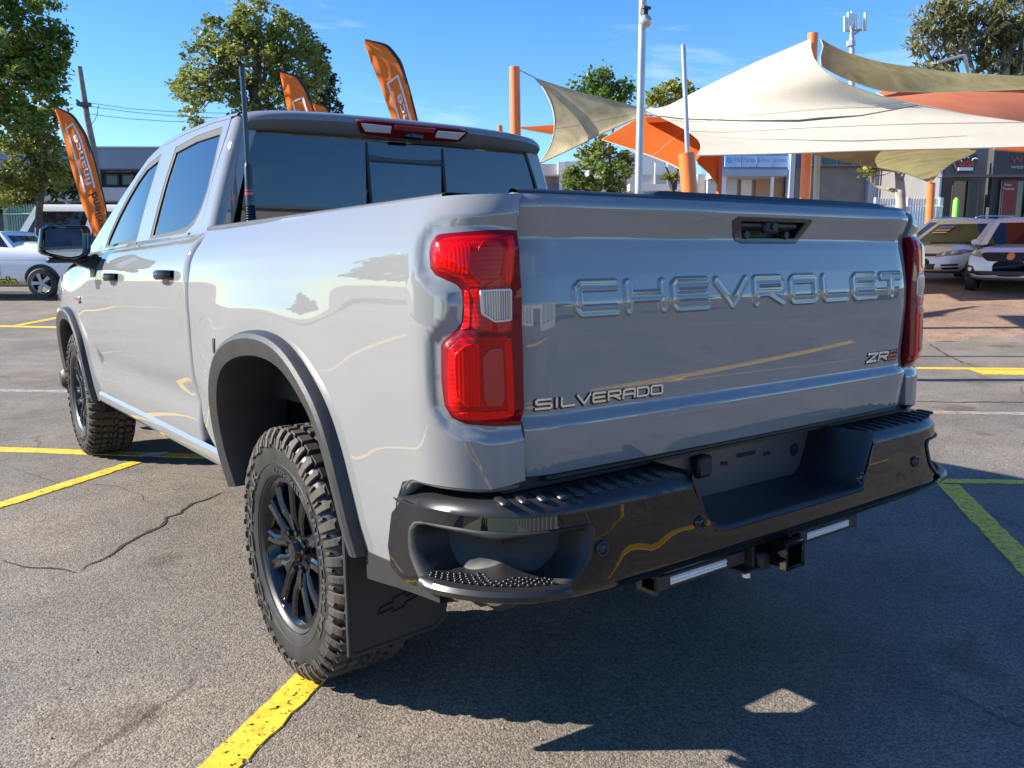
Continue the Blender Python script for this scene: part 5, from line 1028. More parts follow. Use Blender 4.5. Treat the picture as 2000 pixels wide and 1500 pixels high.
tree('leafy_tree', 'olive tree behind the green fence, below the large left tree', 25, [(25, 250, 70, 45), (80, 245, 40, 36), (30, 320, 75, 50), (85, 290, 34, 40), (95, 345, 42, 26), (10, 370, 60, 30), (120, 320, 22, 22)], 24000, .13, LM2, [(66, 450), (72, 400), (90, 360), (60, 300)], .11, sub=150, spread=.30)
tree('dark_bush_tree', 'dark tree in the shade behind the leaning flag', 28, [(60, 360, 70, 40), (15, 390, 50, 30), (120, 372, 34, 24)], 9000, .14, LM3, [(40, 460), (60, 380)], .14, sub=90)
tree('round_tree', 'tall round crowned tree rising behind the cab roof', 34, [(510, 40, 62, 44), (440, 75, 52, 46), (565, 85, 48, 50), (500, 115, 80, 55), (400, 125, 44, 42), (380, 175, 40, 30, -1), (455, 175, 50, 36), (605, 140, 34, 48), (560, 190, 50, 40), (350, 170, 18, 16), (500, 225, 40, 26), (378, 222, 20, 14), (400, 250, 30, 10)], 52000, .17, LM2, [(500, 470), (500, 300), (500, 180), (500, 80)], .26, sub=95, spread=.46)
tree('pine_tree', 'dark conifer showing right of the round crowned tree', 44, [(608, 110, 26, 42), (625, 165, 30, 40), (630, 205, 34, 26), (663, 220, 7, 14)], 14000, .22, LM3, [(620, 470), (620, 300), (615, 120)], .2, sub=120, spread=.5)
tree('leafy_tree', 'green tree whose top shows above the stained cream sail', 46, [(1175, 160, 32, 26), (1140, 168, 24, 20), (1212, 180, 30, 24), (1180, 190, 50, 22), (1180, 145, 18, 12)], 13000, .24, LM1, [(1178, 470), (1175, 300), (1176, 200)], .25, sub=70, spread=.6)
tree('leafy_tree', 'yellow green round tree between the two grey poles', 48, [(1310, 185, 40, 22), (1285, 195, 26, 18), (1340, 185, 22, 26), (1320, 168, 20, 12)], 10000, .24, LM4, [(1310, 470), (1310, 300), (1310, 200)], .25, sub=80, spread=.5)
tree('gum_tree', 'large eucalyptus with hanging foliage at the top right corner', 40, [(1830, 40, 42, 34), (1800, 75, 22, 26), (1870, 30, 50, 40), (1920, 60, 60, 40), (1975, 30, 50, 60), (1850, 100, 30, 26), (1960, 110, 60, 34), (2010, 90, 50, 60), (1800, 130, 16, 8), (1830, 140, 40, 10)], 36000, .20, LM5, [(1945, 470), (1940, 300), (1965, 130), (1975, 40)], .42, BARKP, sub=70, spread=.55, long=3.4, droop=.9)
tree('slender_tree', 'slender tree with sparse top beneath the orange sail', 32, [(1140, 295, 24, 14), (1180, 285, 26, 18), (1205, 305, 24, 18), (1222, 330, 16, 24), (1160, 310, 18, 16)], 7000, .15, LM2, [(1190, 470), (1192, 340), (1190, 290)], .07, sub=50, spread=.35)
for i, (px, py, rx, ry, lb) in enumerate(((1122, 350, 20, 24, 'small dark green shrub left of the two bright shrubs'), (1158, 345, 22, 42, 'bright green shrub in front of the white houses, the taller of two'), (1200, 350, 20, 36, 'bright green shrub nearest to the grey light pole'))):
    tree('shrub', lb, 28, [(px, py, rx, ry), (px-4, py+24, rx*.9, ry*.6), (px+3, py-ry*.6, rx*.55, ry*.5)], 5200, .12, LM6 if i else LM1, [(px, 470), (px, py)], .06, cat='shrub', sub=70, spread=.30, lai=4.2)
tree('street_tree', 'tree with a stout mottled trunk in front of the grey brick wall', 27, [(1705, 325, 22, 10), (1735, 318, 30, 10), (1760, 316, 24, 9), (1695, 335, 12, 8)], 4000, .14, LM4, [(1762, 470), (1760, 400), (1758, 350), (1750, 315)], .19, BARKP, sub=50, spread=.3)
# spiky yucca by the balcony house
rt = root('yucca', tuple(Q(1312, 470, 30)*[1, 1, 0]), 'spiky yucca with a dark trunk left of the orange sleeve', 'plant'); c = Q(1308, 350, 30); mb = MB()
for _ in range(70):
    d = RNG.normal(0, 1, 3); d[2] = abs(d[2])*.7; d /= np.linalg.norm(d); L_ = RNG.uniform(.3, .5); s = np.cross(d, [0, 0, 1]); s /= np.linalg.norm(s); mb.add([c-s*.02, c+s*.02, c+d*L_*.6+s*.018, c+d*L_-np.array([0, 0, .08]), c+d*L_*.6-s*.018], [(0, 1, 2, 3, 4)])
mb.build('leaf_rosette', LM4, rt, smooth=False); mb = MB(); mb.tube([np.array(rt.location[:]), Q(1315, 380, 30), c], [.12, .10, .08], 8)
for q in ((1325, 320), (1300, 325)): mb.tube([Q(1318, 370, 30), Q(*q, 30)], [.07, .04], 6)
mb.build('trunk', BARK, rt)

# ------------------------------------------------------------------ buildings
def wbox(mb, px0, px1, py0, py1, F, depth=.3, ground=False):
    a = Q(px0, (py0+py1)/2, F); b = Q(px1, (py0+py1)/2, F); z1 = Q((px0+px1)/2, py0, F)[2]; z0 = 0 if ground else Q((px0+px1)/2, py1, F)[2]; w_ = np.linalg.norm((b-a)[:2]); c = (a+b)/2; mb.box((c[0]+HF[0]*depth/2, c[1]+HF[1]*depth/2, (z0+z1)/2), (w_, depth, z1-z0), rz=-YAW); return mb
def wpart(name, m, parent, *a, **k):
    mb = MB(); wbox(mb, *a, **k); return mb.build(name, m, parent, smooth=False)
def bld(label, px, F, cat='building', name='building'):
    b = Q(px, 470, F); return root(name, (float(b[0]), float(b[1]), 0), label, cat)
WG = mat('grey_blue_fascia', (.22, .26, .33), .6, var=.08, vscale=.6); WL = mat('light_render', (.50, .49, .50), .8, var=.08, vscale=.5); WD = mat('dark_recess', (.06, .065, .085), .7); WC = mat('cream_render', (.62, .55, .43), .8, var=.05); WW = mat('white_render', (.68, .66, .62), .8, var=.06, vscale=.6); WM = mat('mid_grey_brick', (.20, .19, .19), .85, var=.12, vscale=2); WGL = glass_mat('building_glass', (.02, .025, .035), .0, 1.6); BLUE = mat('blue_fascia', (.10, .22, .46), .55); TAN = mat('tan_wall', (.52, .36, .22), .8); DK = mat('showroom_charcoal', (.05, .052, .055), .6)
b = bld('low grey building with blue grey fascia and dark shaded balcony behind the left flag', 220, 46)
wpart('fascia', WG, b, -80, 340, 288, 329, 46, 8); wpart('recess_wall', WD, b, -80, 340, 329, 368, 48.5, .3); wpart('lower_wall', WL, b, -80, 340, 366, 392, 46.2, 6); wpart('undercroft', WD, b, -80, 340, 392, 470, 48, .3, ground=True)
for x0, x1 in ((206, 232), (238, 262), (268, 296), (150, 176)): f_ = wpart('window', mat('window_grey', (.17, .16, .17), .5), b, x0, x1, 340, 362, 48.3, .1); wpart('pane', WGL, f_, x0+3, x1-3, 343, 360, 48.25, .04)
for i in range(12): wpart('baluster', WL, b, 208+i*4, 209.5+i*4, 331, 337, 47.5, .05)
wpart('parapet_cap', mat('cap_light', (.45, .47, .50), .6), b, -80, 340, 285.5, 288, 45.9, 8.2)
for x in (130, 190, 250, 310): wpart('column', WL, b, x, x+5, 392, 470, 46.5, .3, ground=True)
b = bld('pale flat roofed building between the cab and the green shrubs', 1085, 44)
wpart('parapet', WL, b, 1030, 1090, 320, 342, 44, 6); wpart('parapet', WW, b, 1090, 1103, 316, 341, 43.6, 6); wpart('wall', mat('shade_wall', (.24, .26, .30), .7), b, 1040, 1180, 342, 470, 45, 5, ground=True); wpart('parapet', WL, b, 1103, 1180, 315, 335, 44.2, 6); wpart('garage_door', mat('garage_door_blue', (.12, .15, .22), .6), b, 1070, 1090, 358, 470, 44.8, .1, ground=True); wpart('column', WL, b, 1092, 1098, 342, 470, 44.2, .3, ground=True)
b = bld('white two storey house with dark windows and a balcony right of the grey light pole', 1290, 42)
mb = MB(); 
P_ = [Q(1150, 342, 42), Q(1150, 330, 42), Q(1215, 296, 42), Q(1290, 305, 42), Q(1345, 330, 42), Q(1345, 342, 42)]; n = len(P_); mb.add([tuple(p) for p in P_]+[tuple(p+HF*7) for p in P_], [tuple(range(n)), tuple(range(n, 2*n))[::-1]]+[(i, (i+1) % n, n+(i+1) % n, n+i) for i in range(n)]); mb.build('gable_roof', WW, b, smooth=False)
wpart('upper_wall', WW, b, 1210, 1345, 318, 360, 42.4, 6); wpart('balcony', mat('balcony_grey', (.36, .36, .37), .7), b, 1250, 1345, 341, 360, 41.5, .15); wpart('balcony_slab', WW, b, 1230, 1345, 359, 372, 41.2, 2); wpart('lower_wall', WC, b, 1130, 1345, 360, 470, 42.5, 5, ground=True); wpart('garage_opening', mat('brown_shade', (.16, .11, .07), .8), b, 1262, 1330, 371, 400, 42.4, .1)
for x0, x1 in ((1258, 1278), (1282, 1302), (1306, 1326)): f_ = wpart('window', mat('white_frame', (.62, .62, .62), .5), b, x0, x1, 322, 341, 42.3, .1); wpart('pane', mat('dark_pane', (.012, .012, .02), .1), f_, x0+1.2, x1-1.2, 323, 340, 42.25, .04)
for x in (1279, 1303): wpart('balcony_post', WW, b, x, x+2.5, 318, 362, 41.4, .15)
b = bld('cream fronted shop under a long pale blue fascia sign', 1470, 38)
wpart('fascia', BLUE, b, 1408, 1544, 296, 332, 38, 4); wpart('beam', mat('beam_blue_grey', (.30, .36, .45), .6), b, 1405, 1544, 331, 343, 37.9, 4); wpart('pillar', mat('pillar_grey', (.36, .42, .50), .6), b, 1541, 1550, 294, 470, 37.7, .5, ground=True); wpart('wall', WC, b, 1360, 1541, 340, 470, 40.5, .4, ground=True)
wpart('wall_panel', TAN, b, 1474, 1526, 343, 470, 40.3, .2, ground=True); wpart('door', mat('white_door', (.75, .78, .80), .4), b, 1446, 1466, 351, 470, 40.2, .2, ground=True); wpart('shutter', mat('pale_shutter', (.55, .62, .66), .5), b, 1418, 1438, 351, 470, 40.2, .2, ground=True); wpart('shutter', mat('pale_shutter', (.55, .62, .66), .5), b, 1380, 1402, 352, 470, 40.2, .2, ground=True); wpart('wall_end', WW, b, 1408, 1417, 340, 470, 38, .4, ground=True); wpart('veranda_post', WW, b, 1504, 1509, 345, 470, 38, .15, ground=True)
wpart('upper_panel', mat('navy_panel', (.06, .075, .12), .5), b, 1541, 1850, 294, 326, 38.6, .3)
sg_ = wpart('sign', mat('pale_blue_sign', (.36, .52, .78), .5), b, 1416, 1540, 304, 326, 37.85, .08)
for x in (1447, 1478, 1510): wpart('sign_joint', BLUE, sg_, x, x+1.4, 304, 326, 37.80, .04)
def ptext(txt, px0, px1, py0, py1, F, m, parent, tilt=0.):
    def fn(u, v, d): 
        px = px0+(u+.5)*(px1-px0); py = py1+(py0-py1)*v+tilt*u; return np.array([Q(a_, b_, F) for a_, b_ in zip(px, py)])
    V, F_ = text_mesh(txt, 1., off=.008); lo = V.min(0); hi = V.max(0); return mesh('sign_lettering', fn((V[:, 0]-lo[0])/(hi[0]-lo[0])-.5, (V[:, 1]-lo[1])/(hi[1]-lo[1]), 0), F_, m, parent, False)
ptext('TBE Pumps & Fire Services', 1434, 1536, 308, 319, 37.74, mat('sign_text_blue', (.16, .26, .44), .6), sg_)
mb = MB(); c = Q(1425, 313, 37.76); mb.lathe([(0, 0), (.13, 0)], 18, 'y'); V, F_ = mb.get(); V = V@np.array(Matrix.Rotation(-YAW, 3, 'Z')).T+c; mesh('sign_emblem', V, F_, mat('sign_cyan', (.05, .42, .75), .5), sg_, False)
b = bld('long grey brick wall building behind the mottled tree trunk', 1700, 40, name='brick_building')
wpart('wall', WM, b, 1550, 1842, 325, 470, 39, 6, ground=True); wpart('pier', mat('pier_blue_grey', (.33, .37, .43), .6), b, 1694, 1716, 322, 470, 38.7, .4, ground=True); wpart('coping', mat('coping_blue', (.14, .17, .24), .6), b, 1550, 1842, 322, 327, 38.8, .5)
for i in range(5):
    f_ = wpart('window', mat('window_mullion', (.4, .42, .45), .5), b, 1578+i*30, 1606+i*30, 300, 323, 38.4, .1); wpart('pane', WGL, f_, 1579+i*30, 1605+i*30, 301, 322, 38.35, .04)
b = bld('charcoal and grey showroom with a round red and white logo sign at the right edge', 1930, 33, name='showroom')
wpart('wall', mat('showroom_grey', (.17, .165, .16), .7, var=.08, vscale=1), b, 1838, 1935, 270, 470, 33, 6, ground=True); wpart('dark_wall', DK, b, 1935, 2160, 285, 470, 32.6, 6, ground=True); wpart('downpipe', mat('navy_pipe', (.03, .04, .09), .5), b, 1836, 1839.5, 330, 470, 32.8, .15, ground=True)
for x0, x1 in ((1858, 1884), (1886, 1912), (1950, 1996), (2000, 2050)): f_ = wpart('shopfront', mat('shopfront_frame', (.03, .03, .033), .4), b, x0, x1, 352, 470, 32.5, .1, ground=True); wpart('pane', mat('shopfront_glass', (.012, .010, .014), .08, coat=1.), f_, x0+1.5, x1-1.5, 354, 450, 32.44, .03)
wpart('canopy_band', mat('canopy_grey', (.12, .12, .12), .7), b, 1840, 2160, 341, 346, 32.4, .4)
wpart('red_banner', mat('dark_red_banner', (.16, .03, .03), .6), b, 1958, 1986, 352, 420, 32.40, .02)
logo = mat('logo_plate', (.05, .05, .055), .5); poly = [(1868, 306), (1882, 299), (1908, 300), (1911, 312), (1904, 332), (1899, 336), (1873, 335), (1868, 326), (1864, 316)]
P_ = [Q(x, y, 32.7) for x, y in poly]; n = len(P_); mb = MB(); mb.add([tuple(p) for p in P_]+[tuple(p+HF*.12) for p in P_], [tuple(range(n)), tuple(range(n, 2*n))[::-1]]+[(i, (i+1) % n, n+(i+1) % n, n+i) for i in range(n)]); lg = mb.build('logo_sign', logo, b, smooth=False)
ptext('WGA', 1872, 1903, 314, 326, 32.66, mat('logo_red', (.85, .06, .02), .5), lg); wpart('logo_bar', mat('logo_white', (.75, .75, .75), .5), lg, 1872, 1901, 327, 333, 32.66, .03)
for (x, y, s) in ((1875, 317, -1), (1902, 315, 1)): MB().tube([Q(x-s*7*math.cos(t)+s*3, y-6*math.sin(t), 32.65) for t in np.linspace(.2, 2.3, 8)], .022, 5).build('logo_arc', mat('logo_white', (.75, .75, .75), .5), lg)
MB().tube([Q(1888+4*math.cos(t), 309-3*math.sin(t), 32.65) for t in np.linspace(0, PI, 8)], .02, 5).build('logo_arc', mat('logo_white', (.75, .75, .75), .5), lg)
ptext('WGA', 1975, 2030, 305, 318, 32.5, mat('sign_dull_red', (.35, .05, .04), .5), b); ptext('WESTERN CARS', 1974, 2060, 324, 329, 32.5, mat('sign_dull_white', (.5, .5, .5), .5), b); ptext('Finance', 1962, 1976, 358, 363, 32.35, mat('sign_dull_white', (.5, .5, .5), .5), b); ptext('Trade-ins', 1958, 1981, 366, 371, 32.35, mat('sign_dull_white', (.5, .5, .5), .5), b)
# phone mast, power pole with wires
b = Q(1665, 470, 75); rt = root('phone_mast', (float(b[0]), float(b[1]), 0), 'distant grey phone mast with clustered panel antennas above the sails', 'mast'); mb = MB(); mb.tube([b*[1, 1, 0], Q(1664, 50, 75)], [.5, .20], 10); mb.tube([Q(1650, 60, 75), Q(1692, 58, 75)], .10, 6); mb.tube([Q(1662, 80, 75), Q(1662, 90, 75)], .38, 8); mb.tube([Q(1664, 70, 75), Q(1690, 52, 75)], .09, 6); mb.build('mast_pole', GALV, rt)
for x, y0, y1 in ((1650, 32, 62), (1657, 24, 58), (1664, 22, 56), (1671, 28, 58), (1690, 25, 58), (1685, 38, 60)): mb = MB(); mb.tube([Q(x, y0, 74.7), Q(x, y1, 74.7)], .13, 6); mb.build('panel_antenna', mat('antenna_panel', (.62, .64, .66), .5), rt)
b = Q(196, 470, 40); rt = root('power_pole', (float(b[0]), float(b[1]), 0), 'leaning weathered power pole behind the left flag', 'power pole'); mb = MB(); mb.tube([Q(210, 520, 40), Q(184, 300, 40), Q(170, 230, 40), Q(155, 130, 40)], [.17, .16, .14, .11], 10); mb.build('pole', mat('weathered_wood', (.20, .19, .17), .9, var=.3), rt)
mb = MB(); mb.tube([Q(149, 195, 39.8), Q(172, 212, 39.8)], .05, 6); mb.box(Q(164, 204, 39.8), (.5, .4, .16), rz=-YAW); mb.build('crossarm', WD, rt)
for (y0, y1, y2) in ((200, 212, 222), (207, 218, 232), (222, 232, 240)): MB().tube([Q(170, y0, 40), Q(250, y1, 41), Q(330, (y1+y2)/2+1, 42), Q(460, y2, 44)], .012, 4).build('wire', CABLE, rt)
MB().tube([Q(192, 205, 40), Q(190, 225, 40), Q(178, 245, 40)], .014, 4).build('wire', CABLE, rt)
b = Q(1830, 110, 36); MB_ = MB(); MB_.tube([Q(1831, 122, 36), Q(1884, 108, 36)], .06, 8); MB_.tube([Q(1884, 108, 36), Q(1960, 470, 37)], .08, 8); tag(MB_.build('street_lamp_arm', GALV, None), 'pale street lamp arm in front of the eucalyptus', 'street lamp')
# fences
def fence(label, px0, px1, F, py_t, py_b, m, step_px, rails):
    b = Q(px0, 470, F); rt = root('palisade_fence', (float(b[0]), float(b[1]), 0), label, 'fence'); mb = MB(); x = px0; 
    while x < px1: a = Q(x, py_t, F); z0 = float(gz(a[0], a[1])); mb.box((a[0], a[1], (a[2]+z0)/2), (.05, .02, a[2]-z0), rz=-YAW); mb.box((a[0], a[1], a[2]+.03), (.025, .02, .06), rz=-YAW); x += step_px
    tag(mb.build('pickets', m, rt, smooth=False), kind='stuff')
    for y in rails: MB().tube([Q(px0-4, y, F-.04), Q(px1+4, y, F-.04)], .03, 4).build('rail', m, rt)
    for x in np.linspace(px0, px1, 3): a = Q(x, py_t-3, F); mb = MB(); mb.box((a[0], a[1], a[2]/2), (.12, .12, a[2]), rz=-YAW); mb.build('post', m, rt, smooth=False)
fence('pale green palisade fence at the left edge behind the white ute', 10, 150, 27, 402, 470, mat('palisade_green', (.20, .33, .28), .5), 5.2, (418,))
fence('white palisade fence in front of the white van', 1712, 1838, 30, 389, 470, mat('palisade_white', (.60, .66, .72), .5), 5.0, (403,))

# ------------------------------------------------------------------ parked cars
CT = mat('car_tyre', (.02, .02, .021), .6); CRIM = mat('alloy_wheel', (.45, .46, .48), .3, metal=.8); CRIMD = mat('dark_alloy_wheel', (.07, .07, .075), .3, metal=.6); CBLK = mat('car_black_trim', (.015, .015, .017), .4); CGL = glass_mat('car_glass', (.015, .015, .02), .0, 1.6); HL = mat('car_headlight', (.22, .24, .27), .12, coat=1., metal=.3); HLW = mat('headlight_bulb', (.75, .78, .8), .15, metal=.5, coat=1.)
def car(name, label, loc, rz, L_, W_, prof, belt, gh, paint, cat='car', wr=.33, wb=(-.27, .29), rim=CRIM, zc0=.22, face='hatch', details=True, glass=CGL):
    """prof: top profile [(y/L, z)]; gh: (y rear base, y rear top, y front top, y front base, roof z)"""
    rt = root(name, loc, label, cat, None, rz)
    ptab = smooth_tab(sorted((a*L_, z) for a, z in prof), .10); h2 = L_/2; hw2 = W_/2
    def wd(y): return hw2*(1-np.clip(np.abs(y)/h2, 0, .9999)**5.5)**(1/5.5)
    def sec(y, t):
        zt = ptab(y); e = np.clip(np.abs(y)/h2, 0, 1); z0 = zc0+.10*e**8; zc = (zt+z0)/2; h = (zt-z0)/2*(1-.15*e**14); n = 3.6
        c, s = np.cos(t), np.sin(t); tw = 1-.06*np.clip((s-.2), 0, 1)
        return np.stack([wd(y)*tw*np.sign(c)*np.abs(c)**(2/n), y+0*t, zc+h*np.sign(s)*np.abs(s)**(2/n)], -1)
    ys = h2*np.sign(np.linspace(-1, 1, 61))*(1-(1-np.abs(np.linspace(-1, 1, 61)))**1.7); ys = np.clip(ys, -h2*.9995, h2*.9995); T = np.linspace(-PI, PI, 49)
    m_ = MB().grid([[tuple(sec(np.array(y), np.array(t))) for t in T] for y in ys][::-1]); body = m_.build('body', paint, rt, local=True, angle=50)
    y0, y1, y2, y3, zr = gh; nlo = 9; loops = []; PA = []
    for v in np.linspace(0, 1, nlo+3):
        k = min(v/.86, 1); ya, yb = (y0+(y1-y0)*k), (y3+(y2-y3)*k); w_ = hw2*(.93-.17*k**1.2); z = belt+(zr-belt)*(k-.0)*.97
        if v > .86: q = (v-.86)/.14; ya += .10*q; yb -= .14*q; w_ -= .09*q; z = belt+(zr-belt)*(.97+.03*math.sin(q*PI/2))
        r = []; 
        for u in np.linspace(-1, 1, 13)[:-1]: r.append((u*w_, yb+.10*(1-u*u)*(1-.4*k), z+.02*(1-u*u)*(v > .86)))
        for u in np.linspace(0, 1, 19)[:-1]: r.append((w_, yb+(ya-yb)*u, z))
        for u in np.linspace(1, -1, 13)[:-1]: r.append((u*w_, ya-.06*(1-u*u), z+.02*(1-u*u)*(v > .86)))
        for u in np.linspace(0, 1, 19)[:-1]: r.append((-w_, ya+(yb-ya)*u, z))
        loops.append(r)
    nL = len(loops[0]); V = [p for l in loops for p in l]; FG = []; FP = []
    bp = 12+8; 
    for i in range(len(loops)-1):
        for j in range(nL):
            f = (i*nL+j, i*nL+(j+1) % nL, (i+1)*nL+(j+1) % nL, (i+1)*nL+j); pil = (j in (0, 11, 12, 29, 30, 41, 42, 59)) or j in (20, 51) or i >= 8
            (FP if pil else FG).append(f[::-1])
    last = (len(loops)-1)*nL; FP.append(tuple(range(last, last+nL))[::-1][::-1])
    mesh('windows', V, FG, glass, rt, True, local=True, angle=40); mesh('roof', V, FP, paint, rt, True, local=True, angle=40)
    def front(x, z, s=1):
        """y of the body surface at x, z (front or rear)"""
        x = np.atleast_1d(x).astype(float); z = np.atleast_1d(z).astype(float); lo = np.zeros_like(x); hi = np.full_like(x, h2*.9995)
        for _ in range(26):
            y = (lo+hi)/2; zt = ptab(s*y); e = y/h2; z0 = zc0+.10*e**8; zc = (zt+z0)/2; h = (zt-z0)/2*(1-.15*e**14); f = np.abs(x/wd(y))**3.6+np.abs((z-zc)/h)**3.6; ins = f < 1; lo = np.where(ins, y, lo); hi = np.where(ins, hi, y)
        return s*lo
    Sf = lambda x, z: np.stack([x, front(x, z), z], -1)
    def patch(name, poly, m, off=.006, parent=body, rim_=.012):
        V_, F_, N_ = panel_geo(Sf, poly, step=.05, ref=(0, 0, .6), off=off, rim=rim_); return mesh(name, V_, F_, m, parent, True, N_, local=True)
    def sx(y, z): 
        zt = ptab(y); z0 = zc0; zc = (zt+z0)/2; h = (zt-z0)/2; s = np.clip(np.abs((z-zc)/h), 0, .999); return wd(y)*(1-s**3.6)**(1/3.6)
    for sgn in (-1, 1):
        Ss = lambda y, z, sgn=sgn: np.stack([sgn*sx(y, z), y, z], -1)
        def sp(name, poly, m, off=.005, rm=.0):
            V_, F_, N_ = panel_geo(Ss, poly, step=.08, ref=(0, 0, .6), off=off, rim=rm); return mesh(name, V_, F_, m, body, True, N_, local=True)
        for k, wy in enumerate(wb):
            wy = wy*L_; a = np.linspace(0, 2*PI, 28, endpoint=False); cz = wr
            sp('wheel_arch', [(wy+(wr+.075)*math.cos(t), max(zc0+.05, cz+.02+(wr+.075)*math.sin(t))) for t in a], CBLK, .004)
            wm = MB(); wm.lathe([(wr*.68, -.11), (wr*.93, -.105), (wr, -.08), (wr, .08), (wr*.93, .105), (wr*.68, .11)], 32, 'x'); wo = wm.build('wheel', CT, rt, local=True, angle=40); wo.location = (sgn*(hw2-.085), wy, wr)
            rm = MB(); rm.lathe([(wr*.70, -.112), (wr*.66, -.10), (wr*.62, -.05)], 32, 'x'); rm.lathe([(0, -.10), (wr*.16, -.10), (wr*.2, -.07)], 18, 'x')
            for q in range(5):
                t = 2*PI*q/5+.3*k; c, s = math.cos(t), math.sin(t); P_ = [(-.104, (r_*c-o_*s), (r_*s+o_*c)) for r_, o_ in ((wr*.1, -.03), (wr*.1, .03), (wr*.66, .045), (wr*.66, -.045))]; rm.add(P_+[(p[0]+.03, p[1], p[2]) for p in P_], [(0, 1, 2, 3), (7, 6, 5, 4)]+[(i, 4+i, 4+(i+1) % 4, (i+1) % 4) for i in range(4)])
            V_, F_ = rm.get(); V_ = V_*([1, 1, 1] if sgn < 0 else [-1, 1, 1]); F_ = F_ if sgn < 0 else [f[::-1] for f in F_]; mesh('rim', V_, F_, rim, wo, True, local=True, angle=35)
        if details:
            for yy in (y2-.95, (y2+y3)/2-.02, y1+.1): sp('door_gap', [(yy, .34), (yy+.008, .34), (yy+.008, belt-.06), (yy, belt-.06)], CBLK, .002)
            for yy in (y2-.80, y2-1.75): sp('door_handle', [(yy, belt-.16), (yy+.16, belt-.16), (yy+.16, belt-.135), (yy, belt-.135)], paint, .025, .02)
            mm = MB(); mm.box((sgn*(hw2+.06), (y2+y3)/2+.12, belt+.05), (.20, .10, .13), bev=.04); mm.box((sgn*(hw2-.06), (y2+y3)/2+.12, belt+.01), (.14, .05, .04)); mm.build('door_mirror', paint, rt, local=True)
            sp('side_skirt', [(-h2*.62, zc0+.04), (h2*.62, zc0+.04), (h2*.62, zc0+.10), (-h2*.62, zc0+.10)], CBLK, .004)
    return rt, patch, Ss, sp, body
def toward(px, F): p = Q(px, 470, F); return (float(p[0]), float(p[1]))
WP = mat('white_car_paint', (.78, .78, .79), .28, coat=1., var=.02); SLV = mat('silver_green_car_paint', (.20, .20, .17), .3, metal=.5, coat=1.)
# hatchback, nose towards the camera's left
x, y = toward(1897, 20.6); rt, patch, Ss, sp, bd = car('hatchback', 'white hatchback with price stickers in its windscreen, behind the right tail lamp', (x, y, .60), -YAW+PI+math.radians(-58), 4.25, 1.80, [(-.5, .86), (-.47, .96), (-.3, .97), (.12, .96), (.24, .93), (.40, .82), (.47, .72), (.5, .60)], .93, (-2.02, -1.55, .25, 1.08, 1.46), WP, rim=CRIMD, wr=.325)
for s in (-1, 1):
    h = patch('headlight', [(s*.42, .605), (s*.80, .66), (s*.845, .74), (s*.78, .765), (s*.55, .72), (s*.40, .67)][::1 if s > 0 else -1], HL, .010); 
    for (cx, cz, r_) in ((.70, .705, .042), (.55, .665, .034)): patch('lamp_bulb', [(s*cx+r_*math.cos(t), cz+r_*math.sin(t)) for t in np.linspace(0, 2*PI, 12, endpoint=False)], HLW, .020, h)
    patch('fog_slot', [(s*.56, .40), (s*.80, .42), (s*.80, .455), (s*.56, .44)][::1 if s > 0 else -1], CBLK); patch('fog_slot', [(s*.56, .325), (s*.78, .345), (s*.79, .385), (s*.56, .37)][::1 if s > 0 else -1], CBLK)
patch('grille', [(-.42, .62), (.42, .62), (.42, .67), (-.42, .67)], CBLK, .008); patch('lower_intake', [(-.40, .33), (.40, .33), (.44, .45), (-.44, .45)], CBLK, .008); patch('emblem', [(.055*math.cos(t), .645+.055*math.sin(t)) for t in np.linspace(0, 2*PI, 16, endpoint=False)], SILVER, .02); patch('lower_lip', [(-.8, .262), (.8, .262), (.8, .29), (-.8, .29)], CBLK, .01)
def on_screen(rt, y2, y3, belt, zr, x0, x1, t0, t1, m, name):
    f = lambda x_, t: (x_, y3+.10*(1-(x_/.8)**2)+(y2-y3)*t*1.05+.018, belt+(zr-belt)*t*.97+.010); MB().grid([[f(a, b) for b in np.linspace(t0, t1, 3)] for a in np.linspace(x0, x1, 5)][::-1]).build(name, m, rt, local=True)
on_screen(rt, .25, 1.08, .93, 1.46, .10, .48, .62, .74, mat('sticker_blue', (.16, .20, .60), .5), 'windscreen_sticker'); on_screen(rt, .25, 1.08, .93, 1.46, .12, .50, .50, .59, mat('sticker_orange', (.85, .40, .08), .5), 'windscreen_sticker'); on_screen(rt, .25, 1.08, .93, 1.46, .14, .52, .41, .46, WHITE, 'windscreen_sticker')
# SUV cut by the right edge
x, y = toward(2015, 18.86); rt, patch, Ss, sp, bd = car('suv', 'white suv with a wide black grille at the right edge of the photo', (x, y, .44), -YAW+PI+math.radians(-40), 4.35, 1.82, [(-.5, .95), (-.46, 1.06), (-.3, 1.07), (.10, 1.07), (.22, 1.05), (.40, .98), (.47, .90), (.5, .74)], 1.04, (-2.05, -1.75, .10, .78, 1.62), WP, cat='suv', rim=CRIM, wr=.345, zc0=.27)
for s in (-1, 1):
    h = patch('headlight', [(s*.55, .78), (s*.84, .84), (s*.86, .93), (s*.80, .95), (s*.62, .90), (s*.53, .83)][::1 if s > 0 else -1], HL, .010); patch('lamp_bulb', [(s*.72+.04*math.cos(t), .87+.04*math.sin(t)) for t in np.linspace(0, 2*PI, 12, endpoint=False)], HLW, .02, h)
    patch('fog_lamp_surround', [(s*.60, .44), (s*.84, .46), (s*.86, .62), (s*.70, .60)][::1 if s > 0 else -1], CBLK, .01); patch('fog_lamp', [(s*.74+.045*math.cos(t), .535+.04*math.sin(t)) for t in np.linspace(0, 2*PI, 12, endpoint=False)], HLW, .018)
patch('grille', roundp([(-.54, .80), (-.40, .70), (.40, .70), (.54, .80), (.54, .855), (.50, .87), (-.50, .87), (-.54, .855)], 1, .1), mat('grille_mesh', (.012, .012, .014), .5, bump=1., bscale=60, dist=.02), .012)
